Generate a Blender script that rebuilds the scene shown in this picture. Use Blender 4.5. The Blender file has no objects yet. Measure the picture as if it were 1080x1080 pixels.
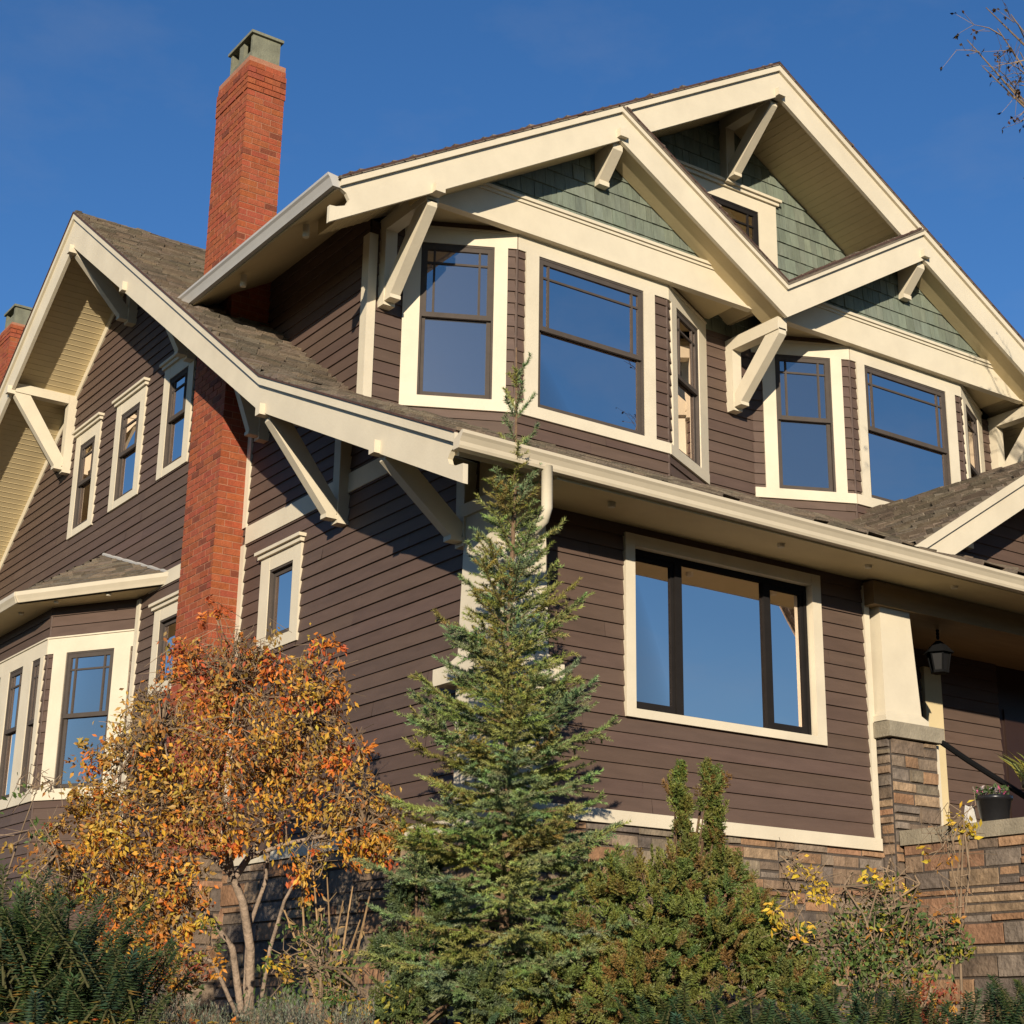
import bpy, math, random
import numpy as np
from mathutils import Vector, Matrix

random.seed(7)
RNG = np.random.default_rng(11)
scene = bpy.context.scene
COL = scene.collection

# ------------------------------------------------------------------ camera
CAM_LOC = np.array((-7.1310, -10.4645, 1.2229))
YAW, PITCH, ROLL, FPX = 0.6053, 0.3070, 0.0155, 1708.6
cy_, sy_, cp_, sp_ = math.cos(YAW), math.sin(YAW), math.cos(PITCH), math.sin(PITCH)
FWD = np.array((sy_*cp_, cy_*cp_, sp_))
_r = np.array((cy_, -sy_, 0.0)); _u = np.cross(_r, FWD)
RIGHT = math.cos(ROLL)*_r + math.sin(ROLL)*_u
UP = -math.sin(ROLL)*_r + math.cos(ROLL)*_u
cam_data = bpy.data.cameras.new("camera")
cam = bpy.data.objects.new("camera", cam_data)
COL.objects.link(cam)
m = Matrix.Identity(4)
for i in range(3):
    m[i][0], m[i][1], m[i][2], m[i][3] = RIGHT[i], UP[i], -FWD[i], CAM_LOC[i]
cam.matrix_world = m
cam_data.sensor_width = 36.0
cam_data.lens = FPX/1080*36.0
cam_data.clip_start = 0.1
cam_data.clip_end = 3000
scene.camera = cam

# ------------------------------------------------------------------ sky, sun, exposure
SUN_TRAVEL = Vector((1.0, 1.25, -0.42)).normalized()
sun_elev = math.asin(-SUN_TRAVEL.z)
sun_az = math.atan2(-SUN_TRAVEL.x, -SUN_TRAVEL.y)      # from +Y towards +X
world = bpy.data.worlds.new("World"); scene.world = world
world.use_nodes = True
wn = world.node_tree.nodes; wl = world.node_tree.links
bg = wn["Background"]
sky = wn.new("ShaderNodeTexSky")
sky.sky_type = 'NISHITA'; sky.sun_disc = False
sky.sun_elevation = sun_elev; sky.sun_rotation = sun_az
sky.altitude = 0; sky.air_density = 1.0; sky.dust_density = 0.0; sky.ozone_density = 2.5
hs = wn.new("ShaderNodeHueSaturation"); hs.inputs["Saturation"].default_value = 1.22
wl.new(sky.outputs[0], hs.inputs["Color"])
tint = wn.new("ShaderNodeVectorMath"); tint.operation = 'MULTIPLY'; tint.inputs[1].default_value = (1.06, 1.12, 1.36)
wl.new(hs.outputs[0], tint.inputs[0])
wtc = wn.new("ShaderNodeTexCoord"); wmp = wn.new("ShaderNodeMapping"); wmp.inputs["Scale"].default_value = (2.2, 2.2, 5.0)
wl.new(wtc.outputs["Generated"], wmp.inputs[0])
wno = wn.new("ShaderNodeTexNoise"); wno.inputs["Scale"].default_value = 2.4; wno.inputs["Detail"].default_value = 7; wno.inputs["Roughness"].default_value = 0.6
wl.new(wmp.outputs[0], wno.inputs["Vector"])
wr_ = wn.new("ShaderNodeMapRange"); wr_.inputs[1].default_value = 0.52; wr_.inputs[2].default_value = 0.78; wr_.inputs[3].default_value = 0.0; wr_.inputs[4].default_value = 0.15
wl.new(wno.outputs[0], wr_.inputs[0])
wmx = wn.new("ShaderNodeMix"); wmx.data_type = 'RGBA'; wmx.inputs["B"].default_value = (3.2, 3.4, 4.0, 1)
wl.new(wr_.outputs[0], wmx.inputs["Factor"]); wl.new(tint.outputs[0], wmx.inputs["A"]); wl.new(wmx.outputs["Result"], bg.inputs[0])
bg.inputs[1].default_value = 0.076
sd = bpy.data.lights.new("sun", 'SUN'); sd.energy = 5.0; sd.angle = math.radians(0.5)
sd.color = (1.0, 0.88, 0.72)
sun = bpy.data.objects.new("sun", sd); COL.objects.link(sun)
sun.rotation_euler = SUN_TRAVEL.to_track_quat('-Z', 'Y').to_euler()
sun.location = (-20, -25, 12)
vs = scene.view_settings
vs.view_transform = 'Standard'; vs.look = 'None'; vs.exposure = 0.35; vs.gamma = 1.0
scene.cycles.max_bounces = 4; scene.cycles.diffuse_bounces = 2

# ------------------------------------------------------------------ materials
def mat(name, base, rough=0.6, var=0.12, vscale=3.0, bump=0.0, bscale=60.0, tint=False, spec=0.4,
        stretch=(1, 1, 1), transl=0.0, grime=0.0, sheen=0.0, grooves=None):
    M = bpy.data.materials.new(name); M.use_nodes = True
    n = M.node_tree.nodes; l = M.node_tree.links
    b = n["Principled BSDF"]
    b.inputs["Roughness"].default_value = rough
    b.inputs["Specular IOR Level"].default_value = spec
    tc = n.new("ShaderNodeTexCoord"); mp = n.new("ShaderNodeMapping")
    mp.inputs["Scale"].default_value = stretch
    l.new(tc.outputs["Object"], mp.inputs[0])
    ns = n.new("ShaderNodeTexNoise"); ns.inputs["Scale"].default_value = vscale
    ns.inputs["Detail"].default_value = 6; ns.inputs["Roughness"].default_value = 0.65
    l.new(mp.outputs[0], ns.inputs["Vector"])
    rm = n.new("ShaderNodeMapRange")
    rm.inputs[1].default_value = 0.3; rm.inputs[2].default_value = 0.7
    rm.inputs[3].default_value = 1-var; rm.inputs[4].default_value = 1+var
    l.new(ns.outputs[0], rm.inputs[0])
    mul = n.new("ShaderNodeVectorMath"); mul.operation = 'SCALE'
    if tint:
        at = n.new("ShaderNodeAttribute"); at.attribute_name = "tint"
        mx = n.new("ShaderNodeVectorMath"); mx.operation = 'MULTIPLY'
        mx.inputs[1].default_value = base
        l.new(at.outputs["Color"], mx.inputs[0]); l.new(mx.outputs[0], mul.inputs[0])
    else:
        mul.inputs[0].default_value = base
    l.new(rm.outputs[0], mul.inputs["Scale"])
    colour = mul.outputs[0]
    if grime:
        n2 = n.new("ShaderNodeTexNoise"); n2.inputs["Scale"].default_value = 1.1
        n2.inputs["Detail"].default_value = 8
        l.new(tc.outputs["Object"], n2.inputs["Vector"])
        r2 = n.new("ShaderNodeMapRange"); r2.inputs[1].default_value = 0.5; r2.inputs[2].default_value = 0.75
        r2.inputs[3].default_value = 0; r2.inputs[4].default_value = grime
        l.new(n2.outputs[0], r2.inputs[0])
        mg = n.new("ShaderNodeMix"); mg.data_type = 'RGBA'
        mg.inputs["B"].default_value = (base[0]*0.55, base[1]*0.5, base[2]*0.45, 1)
        l.new(r2.outputs[0], mg.inputs["Factor"]); l.new(colour, mg.inputs["A"])
        colour = mg.outputs["Result"]
    l.new(colour, b.inputs["Base Color"])
    last = None
    if bump:
        nb = n.new("ShaderNodeTexNoise"); nb.inputs["Scale"].default_value = bscale
        nb.inputs["Detail"].default_value = 5
        l.new(mp.outputs[0], nb.inputs["Vector"])
        bp = n.new("ShaderNodeBump"); bp.inputs["Strength"].default_value = bump
        bp.inputs["Distance"].default_value = 0.02
        l.new(nb.outputs[0], bp.inputs["Height"])
        last = bp
        l.new(bp.outputs[0], b.inputs["Normal"])
    if transl:
        out = n["Material Output"]
        tr = n.new("ShaderNodeBsdfTranslucent"); l.new(colour, tr.inputs["Color"])
        ms = n.new("ShaderNodeMixShader"); ms.inputs[0].default_value = transl
        l.new(b.outputs[0], ms.inputs[1]); l.new(tr.outputs[0], ms.inputs[2])
        l.new(ms.outputs[0], out.inputs[0])
    return M

CREAM = mat("cream_paint", (0.60, 0.53, 0.39), 0.55, 0.06, 2.5, 0.08, 40, grime=0.16, spec=0.12)
SOFFIT = mat("soffit_paint", (0.60, 0.485, 0.275), 0.6, 0.07, 2.0, 0.05, 40, spec=0.12)
SHADED_SOFFIT = mat("shaded_soffit_paint", (0.24, 0.165, 0.085), 0.6, 0.12, 3.0, 0.1, 30, spec=0.15, stretch=(1, 6, 6))  # soffit paint darkened for beam and ceiling; porch shade put into the colour
BROWN = mat("brown_siding", (0.100, 0.066, 0.049), 0.6, 0.12, 2.2, 0.10, 30, spec=0.2, tint=True, stretch=(1, 1, 6), grime=0.12)
GREEN = mat("green_shakes", (0.150, 0.172, 0.128), 0.75, 0.22, 5.0, 0.35, 50, tint=True, stretch=(4, 4, 0.6))
BRICK = mat("red_brick", (0.275, 0.066, 0.024), 0.85, 0.20, 14.0, 0.5, 60, tint=True)
MORTAR = mat("mortar", (0.33, 0.150, 0.085), 0.9, 0.15, 10.0, 0.4, 80)
ROOF = mat("roof_shingle", (0.155, 0.122, 0.085), 0.85, 0.25, 9.0, 0.5, 70, tint=True)
ROOFEDGE = mat("roof_edge", (0.07, 0.035, 0.025), 0.9, 0.3, 20.0, 0.3, 80)
STONE = mat("ledge_stone", (0.200, 0.148, 0.100), 0.9, 0.42, 7.0, 1.0, 22, tint=True)
STONEGAP = mat("stone_joint", (0.07, 0.055, 0.042), 0.95, 0.3, 12.0, 0.5, 60)
CONCRETE = mat("concrete_cap", (0.25, 0.215, 0.15), 0.9, 0.25, 5.0, 0.4, 45)
CAPGREY = mat("chimney_cap", (0.17, 0.17, 0.115), 0.8, 0.25, 5.0, 0.3, 40)
GUTTER = mat("gutter_metal", (0.55, 0.475, 0.34), 0.4, 0.06, 3.0)
GUTTER2 = mat("grey_gutter_metal", (0.42, 0.40, 0.36), 0.4, 0.06, 3.0)
SASH = mat("sash_paint", (0.075, 0.062, 0.052), 0.7, 0.10, 8.0, spec=0.04)
BLACKSASH = mat("black_sash", (0.018, 0.016, 0.015), 0.8, 0.1, 8.0, spec=0.02)
DARK = mat("dark_interior", (0.012, 0.010, 0.009), 0.9)
BLACKM = mat("black_metal", (0.006, 0.006, 0.006), 0.85, 0.1, 20, spec=0.1)
POTM = mat("black_pot", (0.014, 0.014, 0.015), 0.3, 0.1, 20)
WOOD = mat("porch_wood", (0.30, 0.17, 0.07), 0.6, 0.25, 6.0, 0.2, 30, stretch=(1, 1, 8))
DOORM = mat("door_paint", (0.03, 0.015, 0.010), 0.4, 0.1, 5)
BARK = mat("grey_bark", (0.27, 0.20, 0.14), 0.9, 0.35, 14.0, 0.7, 40)
SBARK = mat("spruce_bark", (0.16, 0.10, 0.055), 0.9, 0.35, 18.0, 0.6, 50)
TWIG = mat("twig_bark", (0.20, 0.14, 0.085), 0.9, 0.3, 12.0, tint=True)
NEEDLE = mat("spruce_needles", (1, 1, 1), 0.5, 0.15, 2.0, tint=True, transl=0.15, spec=0.35)
LEAF = mat("leaves", (1, 1, 1), 0.5, 0.22, 25.0, tint=True, transl=0.30, spec=0.3)
SOIL = mat("garden_soil", (0.05, 0.038, 0.026), 0.95, 0.4, 4.0, 0.8, 20)

def glass_mat():
    M = bpy.data.materials.new("window_glass"); M.use_nodes = True
    n = M.node_tree.nodes; l = M.node_tree.links
    b = n["Principled BSDF"]
    b.inputs["Base Color"].default_value = (0.020, 0.024, 0.030, 1)
    b.inputs["Roughness"].default_value = 0.25
    g = n.new("ShaderNodeBsdfGlossy"); g.inputs["Roughness"].default_value = 0.008
    g.inputs["Color"].default_value = (0.94, 0.83, 0.76, 1)
    tc = n.new("ShaderNodeTexCoord"); ns = n.new("ShaderNodeTexNoise")
    ns.inputs["Scale"].default_value = 1.3; ns.inputs["Detail"].default_value = 1
    l.new(tc.outputs["Object"], ns.inputs["Vector"])
    bp = n.new("ShaderNodeBump"); bp.inputs["Strength"].default_value = 0.11; bp.inputs["Distance"].default_value = 0.02
    l.new(ns.outputs[0], bp.inputs["Height"]); l.new(bp.outputs[0], g.inputs["Normal"])
    fr = n.new("ShaderNodeFresnel"); fr.inputs[0].default_value = 1.5
    ad = n.new("ShaderNodeMath"); ad.operation = 'ADD'; ad.use_clamp = True; ad.inputs[1].default_value = 0.30
    l.new(fr.outputs[0], ad.inputs[0])
    mx = n.new("ShaderNodeMixShader")
    l.new(ad.outputs[0], mx.inputs[0]); l.new(b.outputs[0], mx.inputs[1]); l.new(g.outputs[0], mx.inputs[2])
    l.new(mx.outputs[0], n["Material Output"].inputs[0])
    return M
GLASS = glass_mat()

# ------------------------------------------------------------------ mesh helpers
class MB:
    def __init__(s): s.v = []; s.f = []; s.c = []; s.tv = []; s.tc = []
    def poly(s, pts, c=(1, 1, 1)):
        i = len(s.v); s.v.extend([tuple(p) for p in pts]); s.f.append(tuple(range(i, i+len(pts)))); s.c.append(c)
    def hexa(s, p, c=(1, 1, 1)):            # 8 corners: bottom 0-3, top 4-7
        i = len(s.v); s.v.extend([tuple(q) for q in p])
        for f in ((0, 3, 2, 1), (4, 5, 6, 7), (0, 1, 5, 4), (1, 2, 6, 5), (2, 3, 7, 6), (3, 0, 4, 7)):
            s.f.append(tuple(i+k for k in f)); s.c.append(c)
    def box(s, a, b, c=(1, 1, 1)):
        x0, y0, z0 = a; x1, y1, z1 = b
        s.hexa([(x0, y0, z0), (x1, y0, z0), (x1, y1, z0), (x0, y1, z0), (x0, y0, z1), (x1, y0, z1), (x1, y1, z1), (x0, y1, z1)], c)
    def prism(s, A, B, c=(1, 1, 1)):        # two matching polygon loops
        n = len(A); i = len(s.v); s.v.extend([tuple(q) for q in A]); s.v.extend([tuple(q) for q in B])
        s.f.append(tuple(range(i+n-1, i-1, -1))); s.c.append(c)
        s.f.append(tuple(range(i+n, i+2*n))); s.c.append(c)
        for k in range(n):
            j = (k+1) % n
            s.f.append((i+k, i+j, i+n+j, i+n+k)); s.c.append(c)
    def tube(s, pts, rad, n=6, c=(1, 1, 1), cap=True):
        P = [np.array(p, float) for p in pts]
        rings = []
        ref = np.array((0.3, 0.2, 1.0))
        for k, p in enumerate(P):
            d = P[min(k+1, len(P)-1)]-P[max(k-1, 0)]
            d = d/(np.linalg.norm(d)+1e-9)
            a = np.cross(d, ref)
            if np.linalg.norm(a) < 1e-3: a = np.cross(d, (1, 0, 0))
            a /= np.linalg.norm(a); b = np.cross(d, a)
            r = rad[k] if hasattr(rad, '__len__') else rad
            i = len(s.v)
            for t in range(n):
                an = 2*math.pi*t/n
                s.v.append(tuple(p+a*(r*math.cos(an))+b*(r*math.sin(an))))
            rings.append(i)
        for k in range(len(P)-1):
            for t in range(n):
                q = (t+1) % n
                s.f.append((rings[k]+t, rings[k]+q, rings[k+1]+q, rings[k+1]+t)); s.c.append(c)
        if cap:
            for r0 in (rings[0], rings[-1]):
                s.f.append(tuple(r0+t for t in range(n))); s.c.append(c)
    def lathe(s, cx, cy, prof, n=24, c=(1, 1, 1)):
        i = len(s.v)
        for r, z in prof:
            for t in range(n):
                a = 2*math.pi*t/n; s.v.append((cx+r*math.cos(a), cy+r*math.sin(a), z))
        for k in range(len(prof)-1):
            for t in range(n):
                q = (t+1) % n
                s.f.append((i+k*n+t, i+k*n+q, i+(k+1)*n+q, i+(k+1)*n+t)); s.c.append(c)
    def build(s, name, M, parent=None, root=(0, 0, 0), smooth=False, label=None):
        v = np.array(s.v, dtype=np.float64).reshape(-1, 3)-np.array(root)
        me = bpy.data.meshes.new(name)
        sizes = np.fromiter((len(f) for f in s.f), dtype=np.int32, count=len(s.f))
        flat = np.fromiter((i for f in s.f for i in f), dtype=np.int32, count=int(sizes.sum()))
        cols = np.array(s.c, dtype=np.float32).reshape(-1, 3)
        if s.tv:
            tv = np.concatenate(s.tv).reshape(-1, 3)-np.array(root); n0 = len(v)
            v = np.concatenate((v, tv)); nt = len(tv)//3
            flat = np.concatenate((flat, np.arange(n0, n0+nt*3, dtype=np.int32))); sizes = np.concatenate((sizes, np.full(nt, 3, np.int32)))
            cols = np.concatenate((cols, np.concatenate(s.tc).astype(np.float32)))
        me.vertices.add(len(v)); me.vertices.foreach_set("co", v.astype(np.float32).ravel())
        me.loops.add(len(flat)); me.loops.foreach_set("vertex_index", flat)
        me.polygons.add(len(sizes))
        me.polygons.foreach_set("loop_start", np.concatenate(([0], np.cumsum(sizes)[:-1])).astype(np.int32))
        me.polygons.foreach_set("loop_total", sizes)
        me.polygons.foreach_set("use_smooth", np.full(len(sizes), bool(smooth)))
        me.update(calc_edges=True); me.validate()
        at = me.color_attributes.new("tint", 'FLOAT_COLOR', 'CORNER')
        cc = np.ones((len(cols), 4), dtype=np.float32); cc[:, :3] = cols
        cc = np.repeat(cc, sizes, axis=0)
        if len(at.data) == len(cc): at.data.foreach_set("color", cc.ravel())
        me.materials.append(M)
        o = bpy.data.objects.new(name, me); COL.objects.link(o)
        if parent: o.parent = parent
        else: o.location = root
        if label: o["label"] = label
        return o

def empty(name, loc, label, cat, group=None):
    o = bpy.data.objects.new(name, None); COL.objects.link(o); o.location = loc
    o.empty_display_size = 0.3
    o["label"] = label; o["category"] = cat
    if group: o["group"] = group
    return o

class Frame:
    def __init__(s, O, U, V, N):
        s.O, s.U, s.V, s.N = [np.array(a, float) for a in (O, U, V, N)]
    def p(s, u, v, o=0.0): return s.O+s.U*u+s.V*v+s.N*o
    def box(s, mb, u0, u1, v0, v1, o0, o1, c=(1, 1, 1)):
        mb.hexa([s.p(u0, v0, o0), s.p(u1, v0, o0), s.p(u1, v0, o1), s.p(u0, v0, o1),
                 s.p(u0, v1, o0), s.p(u1, v1, o0), s.p(u1, v1, o1), s.p(u0, v1, o1)], c)
    def prism(s, mb, poly, o0, o1, c=(1, 1, 1)):
        mb.prism([s.p(u, v, o0) for u, v in poly], [s.p(u, v, o1) for u, v in poly], c)

def clip(poly, a, b, c):                    # keep a*u+b*v<=c
    out = []; n = len(poly)
    for i in range(n):
        p, q = poly[i], poly[(i+1) % n]
        dp, dq = a*p[0]+b*p[1]-c, a*q[0]+b*q[1]-c
        if dp <= 1e-9: out.append(p)
        if (dp < -1e-9 and dq > 1e-9) or (dp > 1e-9 and dq < -1e-9):
            t = dp/(dp-dq); out.append((p[0]+(q[0]-p[0])*t, p[1]+(q[1]-p[1])*t))
    return out if len(out) > 2 else []
def area(p): return abs(sum(p[i][0]*p[(i+1) % len(p)][1]-p[(i+1) % len(p)][0]*p[i][1] for i in range(len(p))))/2
def subtract(polys, h):
    u0, u1, v0, v1 = h; out = []
    for p in polys:
        if max(q[0] for q in p) <= u0 or min(q[0] for q in p) >= u1 or max(q[1] for q in p) <= v0 or min(q[1] for q in p) >= v1:
            out.append(p); continue
        L = clip(p, 1, 0, u0); R = clip(p, -1, 0, -u1)
        Mid = clip(clip(p, 1, 0, u1), -1, 0, -u0)
        for q in (L, R, clip(Mid, 0, 1, v0) if Mid else [], clip(Mid, 0, -1, -v1) if Mid else []):
            if q and area(q) > 1e-6: out.append(q)
    return out

def lap(mb, fr, poly, holes=(), z0=2.906, h=0.131, lip=0.0165):
    vmin = min(p[1] for p in poly); vmax = max(p[1] for p in poly)
    k = math.floor((vmin-z0)/h)
    while z0+k*h < vmax:
        za, zb = z0+k*h, z0+(k+1)*h
        st = clip(clip(poly, 0, 1, zb), 0, -1, -za)
        k += 1
        if not st: continue
        pieces = [st]
        for ho in holes: pieces = subtract(pieces, ho)
        for pc in pieces: mb.poly([fr.p(u, v, 0.0015) for u, v in pc], (0.25, 0.25, 0.25))
        ua, ub = min(q[0] for q in st), max(q[0] for q in st)
        u = ua+random.uniform(0.6, 4.0)
        while u < ub-0.5:
            pieces = subtract(pieces, (u-0.0012, u+0.0012, za-1, zb+1)); u += random.uniform(2.2, 4.2)
        for pc in pieces:
            # break long boards so that tone changes now and then
            t = 1+random.uniform(-0.09, 0.09); c = (t, t*random.uniform(0.98, 1.02), t*random.uniform(0.97, 1.03)); lj = random.uniform(-0.003, 0.003)
            off = lambda v: 0.004+(lip+lj)*(1-(v-za)/h)
            mb.poly([fr.p(u, v, off(v)) for u, v in pc], c)
            n = len(pc)
            for i in range(n):
                a, b = pc[i], pc[(i+1) % n]
                if abs(a[1]-za) < 1e-6 and abs(b[1]-za) < 1e-6:
                    mb.poly([fr.p(a[0], za, off(za)), fr.p(b[0], za, off(za)), fr.p(b[0], za, -0.01), fr.p(a[0], za, -0.01)], c)

def shakes(mb, fr, poly, h=0.19, wmin=0.08, wmax=0.2, lip=0.016, jit=0.006, gap=0.004, tv=0.15, hue=0.03, v0=None, back=True, wav=0.0):
    vmin = min(p[1] for p in poly); vmax = max(p[1] for p in poly)
    umin = min(p[0] for p in poly); umax = max(p[0] for p in poly)
    if back: mb.poly([fr.p(u, v, 0.0) for u, v in poly], (0.5, 0.5, 0.5))
    v = vmin if v0 is None else v0
    while v < vmax:
        va, vb = v, v+h
        v += h
        u = umin-random.uniform(0, wmax)
        while u < umax:
            w = random.uniform(wmin, wmax)
            dv = random.uniform(-wav, wav)
            q = clip(clip(clip(clip(poly, 0, 1, vb+0.01), 0, -1, -(va+dv)), 1, 0, u+w-gap), -1, 0, -u)
            u += w
            if not q or area(q) < 1e-5: continue
            t = 1+random.uniform(-tv, tv); c = (t*(1+random.uniform(-hue, hue)), t, t*(1+random.uniform(-hue, hue)))
            o1 = lip+random.uniform(-jit, jit); tw = random.uniform(-jit, jit)*0.5
            um = u-w/2
            off = lambda a, b: 0.002+o1*(1-(b-va)/h)+tw*(a-um)/w*2
            mb.poly([fr.p(a, b, off(a, b)) for a, b in q], c)
            for i in range(len(q)):
                a, b = q[i], q[(i+1) % len(q)]
                lo = abs(a[1]-(va+dv)) < 1e-6 and abs(b[1]-(va+dv)) < 1e-6
                sd_ = abs(a[0]-b[0]) < 1e-6
                if lo or sd_:
                    mb.poly([fr.p(a[0], a[1], off(*a)), fr.p(b[0], b[1], off(*b)), fr.p(b[0], b[1], -0.005), fr.p(a[0], a[1], -0.005)], c)

STONE_TINTS = [(1.10, 1.0, 0.92), (1.0, 1.0, 1.0), (0.82, 0.88, 0.98), (1.28, 1.02, 0.80), (0.62, 0.66, 0.76), (1.35, 1.25, 1.08), (1.22, 0.90, 0.74), (0.92, 0.98, 0.96), (1.30, 0.96, 0.72), (0.72, 0.70, 0.70)]
def stones(mb, joint, fr, u0, u1, v0, v1, rmin=0.055, rmax=0.24, lmin=0.10, lmax=0.52):
    fr.box(joint, u0, u1, v0, v1, -0.05, 0.002)
    v = v0
    def block(ua, ub, va, vb):
        t = random.choice(STONE_TINTS); k = random.uniform(0.8, 1.15); c = tuple(x*k for x in t)
        g = 0.0055; o = random.uniform(0.006, 0.032); ch = min(0.007, (vb-va)*0.2)
        ua += g; ub -= g; va += g*random.uniform(0.6, 1.3); vb -= g
        if ub-ua < 0.03 or vb-va < 0.02: return
        j = lambda s_=0.004: random.uniform(-s_, s_)
        A = [fr.p(ua+j(), va+j(), -0.01), fr.p(ub+j(), va+j(), -0.01), fr.p(ub+j(), vb+j(), -0.01), fr.p(ua+j(), vb+j(), -0.01)]
        B = [fr.p(ua+ch+j(), va+ch+j(), o+j(0.004)), fr.p(ub-ch+j(), va+ch+j(), o+j(0.004)), fr.p(ub-ch+j(), vb-ch+j(), o+j(0.004)), fr.p(ua+ch+j(), vb-ch+j(), o+j(0.004))]
        mb.prism(A, B, c)
    while v < v1-0.02:
        h = min(random.uniform(rmin, rmax), v1-v)
        if v1-v-h < rmin*0.6: h = v1-v
        u = u0
        while u < u1-0.01:
            w = min(random.uniform(lmin, lmax), u1-u)
            if u1-u-w < 0.08: w = u1-u
            if h > 0.14 and random.random() < 0.45:
                s_ = random.uniform(0.35, 0.65)*h
                block(u, u+w, v, v+s_); block(u, u+w, v+s_, v+h)
            else: block(u, u+w, v, v+h)
            u += w
        v += h

def bricks(mb, core, x0, x1, y0, y1, z0, z1, ch=0.077, corbel=()):
    core.box((x0+0.004, y0+0.004, z0), (x1-0.004, y1-0.004, z1-0.01))
    n = int((z1-z0)/ch)
    for k in range(n):
        za = z0+k*ch; zb = za+ch-0.011
        e = 0.009 if (n-k) in corbel else 0.0
        X0, X1, Y0, Y1 = x0-e, x1+e, y0-e, y1+e
        for side in range(4):
            if side in (0, 2): a0, a1 = X0, X1
            else: a0, a1 = Y0, Y1
            a = a0-(0.105 if (k+side) % 2 else 0.0)
            while a < a1-0.01:
                b = min(a+0.205, a1); s_ = max(a, a0); a += 0.215
                if b-s_ < 0.03: continue
                t = random.uniform(0.90, 1.10); r_ = random.random()
                c = (t, t*random.uniform(0.85, 1.15), t*random.uniform(0.8, 1.2))
                if r_ < 0.06: c = (t*0.6, t*0.62, t*0.7)
                d = random.uniform(-0.002, 0.003)
                if side == 0: mb.box((s_, Y0-d, za), (b-0.0, Y0+0.05, zb), c)
                elif side == 2: mb.box((s_, Y1-0.05, za), (b, Y1+d, zb), c)
                elif side == 1: mb.box((X0-d, s_+0.002, za+0.0005), (X0+0.05, b-0.004, zb-0.0005), c)
                else: mb.box((X1-0.05, s_+0.002, za+0.0005), (X1+d, b-0.004, zb-0.0005), c)

# ------------------------------------------------------------------ ground
def ground_z(x, y):
    d = np.array((x, y))-CAM_LOC[:2]; t = d@np.array((sy_, cy_))
    k = min(max((t-1.0)/8.2, 0), 1); k = k*k*(3-2*k)
    return -0.40+k*1.58
def make_ground():
    mb = MB()
    xs = sorted(set([-400, -150, -60, -30]+[i*0.5 for i in range(-40, 41)]+[30, 60, 150, 400]))
    idx = {}
    for i, x in enumerate(xs):
        for j, y in enumerate(xs):
            idx[i, j] = len(mb.v)
            z = ground_z(x, y)+(random.uniform(-0.03, 0.03) if abs(x) < 20 and abs(y) < 20 else 0)
            mb.v.append((x, y, z))
    for i in range(len(xs)-1):
        for j in range(len(xs)-1):
            mb.f.append((idx[i, j], idx[i+1, j], idx[i+1, j+1], idx[i, j+1])); mb.c.append((1, 1, 1))
    M = mat("ground_cover", (0.055, 0.045, 0.026), 0.95, 0.4, 1.5, 0.8, 12)
    o = mb.build("ground", M, smooth=True); o["kind"] = "structure"
make_ground()

# ------------------------------------------------------------------ HOUSE
ROOT = (5.0, 4.0, 1.18)
house = empty("craftsman_house", ROOT, "brown lap-sided Craftsman house with cream gable trim and red brick chimney", "house")
def hb(mb, name, M, label=None, parent=None, smooth=False):
    return mb.build(name, M, parent or house, ROOT, smooth, label)

OV = 0.902
def roof_z(y):                     # top line of the long side-gabled roof
    yy = y if y <= 8.73 else 17.46-y
    return 7.09+(yy-2.69)*0.7152 if yy >= 2.69 else 7.09+(yy-2.69)*0.4585
def main_z(x): return 12.25-0.5956*abs(x-5.014)
def sub_z(x):                      # inner slopes of the twin sub gables
    return 9.383+0.5956*abs(x-5.014)

F_LEFT = Frame((0, 0, 0), (0, -1, 0), (0, 0, 1), (-1, 0, 0))      # u = -Y
F_FRONT = Frame((0, 0, 0), (1, 0, 0), (0, 0, 1), (0, -1, 0))
YW = 2.632
F_UP = Frame((0, YW, 0), (1, 0, 0), (0, 0, 1), (0, -1, 0))
F_RAKE = Frame((-OV, 0, 0), (0, -1, 0), (0, 0, 1), (-1, 0, 0))
YF = 1.692
F_GAB = Frame((0, YF, 0), (1, 0, 0), (0, 0, 1), (0, -1, 0))

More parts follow.
